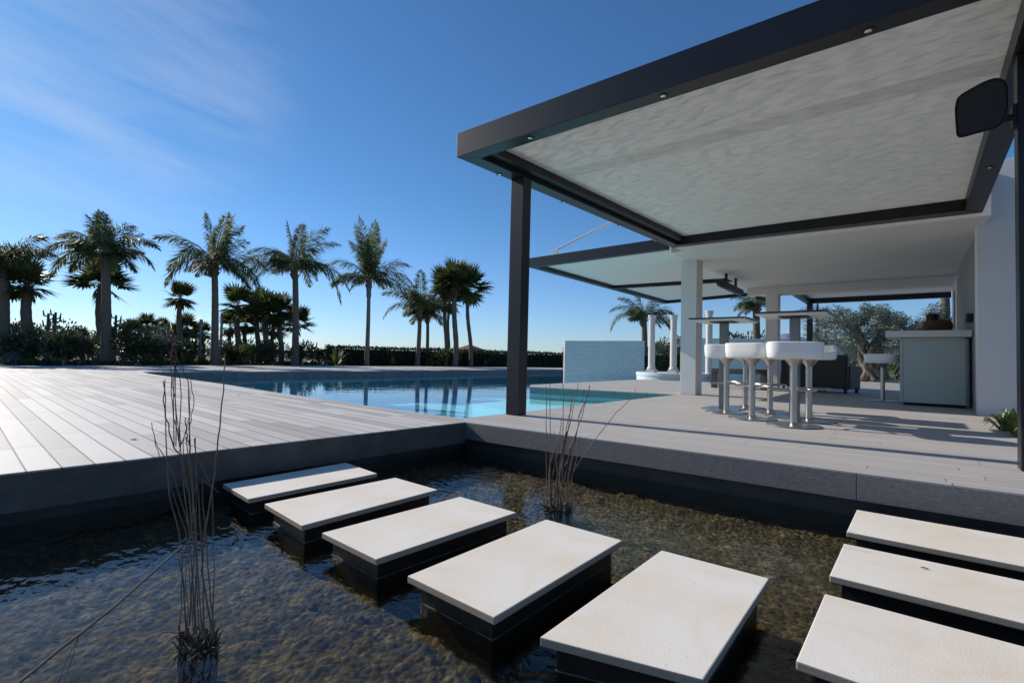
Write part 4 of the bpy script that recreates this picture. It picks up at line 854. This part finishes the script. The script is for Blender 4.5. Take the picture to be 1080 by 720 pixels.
# tiled hut roof behind the hedge
hc = pz(495, 42, 0); ht = thing('garden_hut', (hc.x, hc.y, 0), 'garden hut with brown hipped tile roof showing over the hedge', 'hut')
zt = hz(491, 363, 42); ze = hz(491, 373, 42)
b = MB(); s_ = 1.75; b.add([hc+V((-s_, -s_, ze)), hc+V((s_, -s_, ze)), hc+V((s_, s_, ze)), hc+V((-s_, s_, ze)), hc+V((0, 0, zt)), hc+V((-s_, -s_, ze-.08)), hc+V((s_, -s_, ze-.08)), hc+V((s_, s_, ze-.08)), hc+V((-s_, s_, ze-.08))],
    [(0, 1, 4), (1, 2, 4), (2, 3, 4), (3, 0, 4), (0, 5, 6, 1), (1, 6, 7, 2), (2, 7, 8, 3), (3, 8, 5, 0), (8, 7, 6, 5)]); part('roof', b, TILE, ht)
for a, c in ((-1, -1), (1, -1), (1, 1), (-1, 1)):
    b = MB(); b.box((hc.x+a*1.5-.08, hc.y+c*1.5-.08, -.1), (hc.x+a*1.5+.08, hc.y+c*1.5+.08, ze-.08)); part('post', b, BARK, ht)

# ------------------------------------------------------------------ olive tree, cedar
random.seed(77)
ob = pz(917, 21, -.03); t = thing('olive_tree', ob.to_tuple(), 'old olive tree with gnarled trunk and silvery crown behind the bar stool', 'olive tree')
b = MB()
for k in range(13):
    a = k*.97; off = V((math.cos(a)*.30, math.sin(a)*.26, 0)); pts = []; rad = []
    for i in range(8):
        u = i/7; pts.append(ob+off*(1.5-1.1*u+.8*max(0, u-.5))+V((.16*math.sin(u*5+k*1.7), .12*math.cos(u*4+k), u*1.5))); rad.append(.15*(1-.45*u)+.035*math.sin(u*11+k*2))
    b.tube(pts, rad, 9)
limbs = []
for k in range(9):
    a = k*2.1; s0 = ob+V((0, 0, random.uniform(1.0, 1.4))); e = ob+V((math.cos(a)*random.uniform(.8, 2.0), math.sin(a)*random.uniform(.6, 1.5), random.uniform(1.9, 2.9)))
    mid = s0.lerp(e, .5)+V((random.uniform(-.3, .3), random.uniform(-.3, .3), .15)); b.tube([s0, mid, e], [.13, .08, .03], 7); limbs.append(e)
part('trunk', b, OBARK, t, smooth=True)
b = MB(); cl = []
for k in range(95):
    u = random.uniform(-1, 1); v = random.uniform(-1, 1)
    cl.append((ob+SIDE*(u*2.35+.15)+FWD*v*1.7+V((0, 0, 2.1+1.0*math.sqrt(max(0, 1-u*u*.9))*random.uniform(-.75, 1))), random.uniform(.22, .5)))
for i in range(36000):
    c, r_ = random.choice(cl); v = V((random.gauss(0, 1), random.gauss(0, 1), random.gauss(0, 1))).normalized()*random.random()**.4
    b.leaf(c+v*r_, v+V((random.gauss(0, .5), random.gauss(0, .5), -.2)), random.uniform(.06, .13), .03)
part('crown', b, OLIVE, t)
random.seed(78)
cb = pz(862, 33, -.03); t = thing('cedar_tree', cb.to_tuple(), 'dark layered cedar between the second column and the olive tree', 'cedar')
b = MB(); b.tube([cb, cb+V((0, 0, 5))], [.25, .05], 8); part('trunk', b, BARK, t, smooth=True)
b = MB()
for k in range(60):
    z = random.uniform(.6, 4.6); a = random.uniform(0, 6.28); L_ = random.uniform(1.4, 3.2)*(1-z/7); d = V((math.cos(a), math.sin(a), random.uniform(-.12, .1)))
    for i in range(90):
        u = random.random()**.7; p = cb+V((0, 0, z))+d*L_*u+V((random.gauss(0, .18), random.gauss(0, .18), random.gauss(0, .06))); b.leaf(p, d+V((random.gauss(0, .6), random.gauss(0, .6), 0)), .22, .09, nrm=UP)
part('crown', b, CEDAR, t)
# palm trunk seen behind the bar
feather_palm(996, 20, 290, [(-50, 1.5, .6), (50, 1.5, .6)], .22, 'rough barked palm trunk behind the bar counter near the window frame', seed=88, extra=10, group='feather palms behind the walls', L0=1.6)

# ------------------------------------------------------------------ reeds standing in the pond
def stem(b, pts_px, D, r0, r1, jit=.03):
    r0 *= .72
    P_ = [depth(x, y, D+random.uniform(-jit, jit)) for x, y in pts_px]
    # smooth resample
    out = []
    for i in range(len(P_)-1):
        for k in range(4): out.append(P_[i].lerp(P_[i+1], k/4)+V((random.gauss(0, .0012),)*3))
    out.append(P_[-1]); n_ = len(out)
    b.tube(out, [r0+(r1-r0)*i/(n_-1) for i in range(n_)], 6)
random.seed(9)
D1 = (atz(208, 684, WQ)-EYE).dot(CF)
t = thing('reed_clump', atz(208, 684, WQ).to_tuple(), 'clump of tall bare brown reed stems standing in the near left water', 'reeds', 'bare reeds in the pond')
b = MB()
stem(b, [(224, 672), (213, 600), (216, 560), (226, 500), (232, 450), (236, 400), (237.5, 372)], D1, .0042, .0015)
stem(b, [(196, 668), (193, 600), (188, 560), (178, 520), (174, 440), (174, 400)], D1, .0035, .0014)
stem(b, [(199, 660), (204, 600), (200, 520), (190, 480), (183, 470), (175, 440), (172, 402)], D1, .0038, .0016)
stem(b, [(205, 665), (207, 600), (205, 520), (200, 480), (200, 450), (204, 425), (201, 400)], D1, .003, .001)
stem(b, [(207, 665), (196, 520), (190, 470), (183, 440), (180, 385)], D1, .003, .0012)
stem(b, [(210, 670), (204, 520), (196, 460), (190, 470), (183, 405), (180, 380)], D1+.05, .0025, .001)
stem(b, [(213, 672), (207, 560), (201, 500), (200, 470), (196, 456), (196, 440)], D1, .003, .0015)
stem(b, [(216, 672), (212, 560), (207, 500), (205, 462)], D1, .0032, .0016)
stem(b, [(206, 672), (200, 560), (183, 500), (165, 470), (160, 445)], D1, .0025, .001)
stem(b, [(204, 672), (196, 560), (170, 490), (163, 462)], D1, .002, .001)
stem(b, [(206, 560), (192, 470), (199, 440), (200, 412)], D1, .002, .0008)
stem(b, [(188, 478), (196, 455), (200, 440), (200.5, 408)], D1, .0014, .0008)
stem(b, [(190, 668), (192, 610), (189, 590), (205, 560), (207, 520), (206, 461)], D1, .003, .0012)
for k in range(3):
    x = random.uniform(191, 228); stem(b, [(x, random.uniform(660, 684)), (x+random.uniform(-8, 4), 600), (x+random.uniform(-16, 6), random.uniform(500, 560)), (x+random.uniform(-22, 12), random.uniform(440, 520))], D1+random.uniform(-.05, .08), random.uniform(.0025, .005), .001)
part('stems', b, TWIG, t, smooth=True)
b = MB()
for xs in ((190, 400, 180, 376), (184, 380, 180, 352), (186, 372, 181, 348), (199, 402, 184, 372)):
    stem(b, [(xs[0], 470), (xs[0], xs[1]), (xs[2], xs[3]), (xs[2]+random.uniform(-2, 4), xs[3]-8)], D1, .0022, .001)
part('red_tips', b, TWIGR, t, smooth=True)
b = MB()
for k in range(90):
    p = atz(random.uniform(190, 230), random.uniform(666, 690), WQ); d = V((random.gauss(0, .5), random.gauss(0, .5), random.uniform(.2, 1.2))).normalized(); b.tube([p-UP*.1, p, p+d*random.uniform(.01, .06)], [.004, .0035, .0012], 5)
part('root_stubs', b, ROOT, t)
b = MB(); b.tube([depth(193, 575, D1-.02), depth(120, 640, D1-.12), depth(60, 687, D1-.2), depth(15, 724, D1-.26)], [.003, .0036, .004, .004], 8)
for q in ((60, 725), (66, 722)):
    b.tube([depth(84, 668, D1-.16), depth(q[0]+8, 700, D1-.18), depth(q[0], q[1], D1-.2)], .0012, 5)
top('fallen_reed', b, TWIG, depth(100, 655, D1-.15).to_tuple(), 'single long reed leaning from the near clump down to the bottom left corner', 'reed', smooth=True)
D2 = (atz(592, 536, WQ)-EYE).dot(CF)
t = thing('reed_clump', atz(592, 536, WQ).to_tuple(), 'smaller clump of thin reddish reeds in the water in front of the deck fascia', 'reeds', 'bare reeds in the pond')
b = MB()
for pts in ([(577, 530), (576, 460), (576, 407)], [(580, 532), (581, 460), (580, 405)], [(593, 535), (594, 470), (594, 420), (594, 366)], [(588, 535), (592, 480), (603, 440), (610, 404)],
            [(590, 535), (600, 480), (613, 440), (622, 406)], [(584, 534), (590, 490), (600, 440), (606, 412)], [(586, 534), (594, 480), (600, 450), (603, 415)], [(599, 534), (603, 500), (622, 470), (650, 435), (665, 421), (671, 410)],
            [(582, 534), (580, 490), (586, 470), (590, 455)], [(596, 534), (600, 500), (606, 470), (612, 432)], [(580, 534), (583, 500), (590, 470), (592, 440)], [(600, 532), (601, 500), (605, 480)]):
    stem(b, pts, D2, .0042, .0018)
for k in range(8):
    x = random.uniform(576, 602); stem(b, [(x, 534), (x+random.uniform(-3, 5), 500), (x+random.uniform(-3, 14), random.uniform(450, 490))], D2, .004, .0018)
part('stems', b, TWIG, t, smooth=True)
b = MB()
for pts in ([(592, 478), (594, 466), (598, 455)], [(600, 480), (602, 470), (606, 460)], [(610, 440), (618, 420), (622, 407)]): stem(b, pts, D2-.01, .005, .003)
part('red_tips', b, TWIGR, t, smooth=True)
b = MB()
for k in range(80):
    p = atz(random.uniform(574, 604), random.uniform(530, 540), WQ); d = V((random.gauss(0, .7), random.gauss(0, .7), random.uniform(.1, 1))).normalized(); b.tube([p-UP*.1, p, p+d*random.uniform(.01, .07)], [.006, .005, .0015], 5)
part('root_stubs', b, ROOT, t)
tw = MB(); stem(tw, [(246, 562), (252, 568), (262, 573)], (atz(255, 568, WQ)-EYE).dot(CF), .006, .004, 0)
top('floating_twig', tw, TWIG, tuple(atz(255, 568, WQ)), 'short pale twig floating in the dark water beside the half shaded stepping stone', 'twig', smooth=True)
# strappy plant at the foot of the right wall
q = atz(1070, 460, 0); random.seed(4)
def strappy(q, r_, lab, n):
    b = MB()
    for k in range(n):
        a = random.uniform(0, 6.28); el = random.uniform(.5, 1.4); d = V((math.cos(a)*math.cos(el), math.sin(a)*math.cos(el), math.sin(el))); s_ = d.cross(UP).normalized()*.014
        p = q+V((random.uniform(-.1, .1), random.uniform(-.1, .1), 0)); L_ = r_*random.uniform(.7, 1.1); m1 = p+d*L_*.5; m2 = p+d*L_*.8-UP*L_*.06; tp = p+d*L_-UP*L_*.25*math.cos(el)*2
        b.add([p-s_, p+s_, m1+s_, m1-s_, m2+s_*.8, m2-s_*.8, tp], [(0, 1, 2, 3), (3, 2, 4, 5), (5, 4, 6)])
    top('strap_leaf_plant', b, leafmat('strap_leaf', (.14, .18, .03), (.26, .29, .06), .4, .35), q.to_tuple(), lab, 'plant', 'strap leaved plants')
strappy(V((q.x+.09, q.y, 0)), .27, 'yellow green strap leaved plant at the deck edge beside the right post', 110)
strappy(V((q.x+.06, q.y+.55, 0)), .28, 'yellow green strap leaved plant at the foot of the white wall, behind the other one', 90)
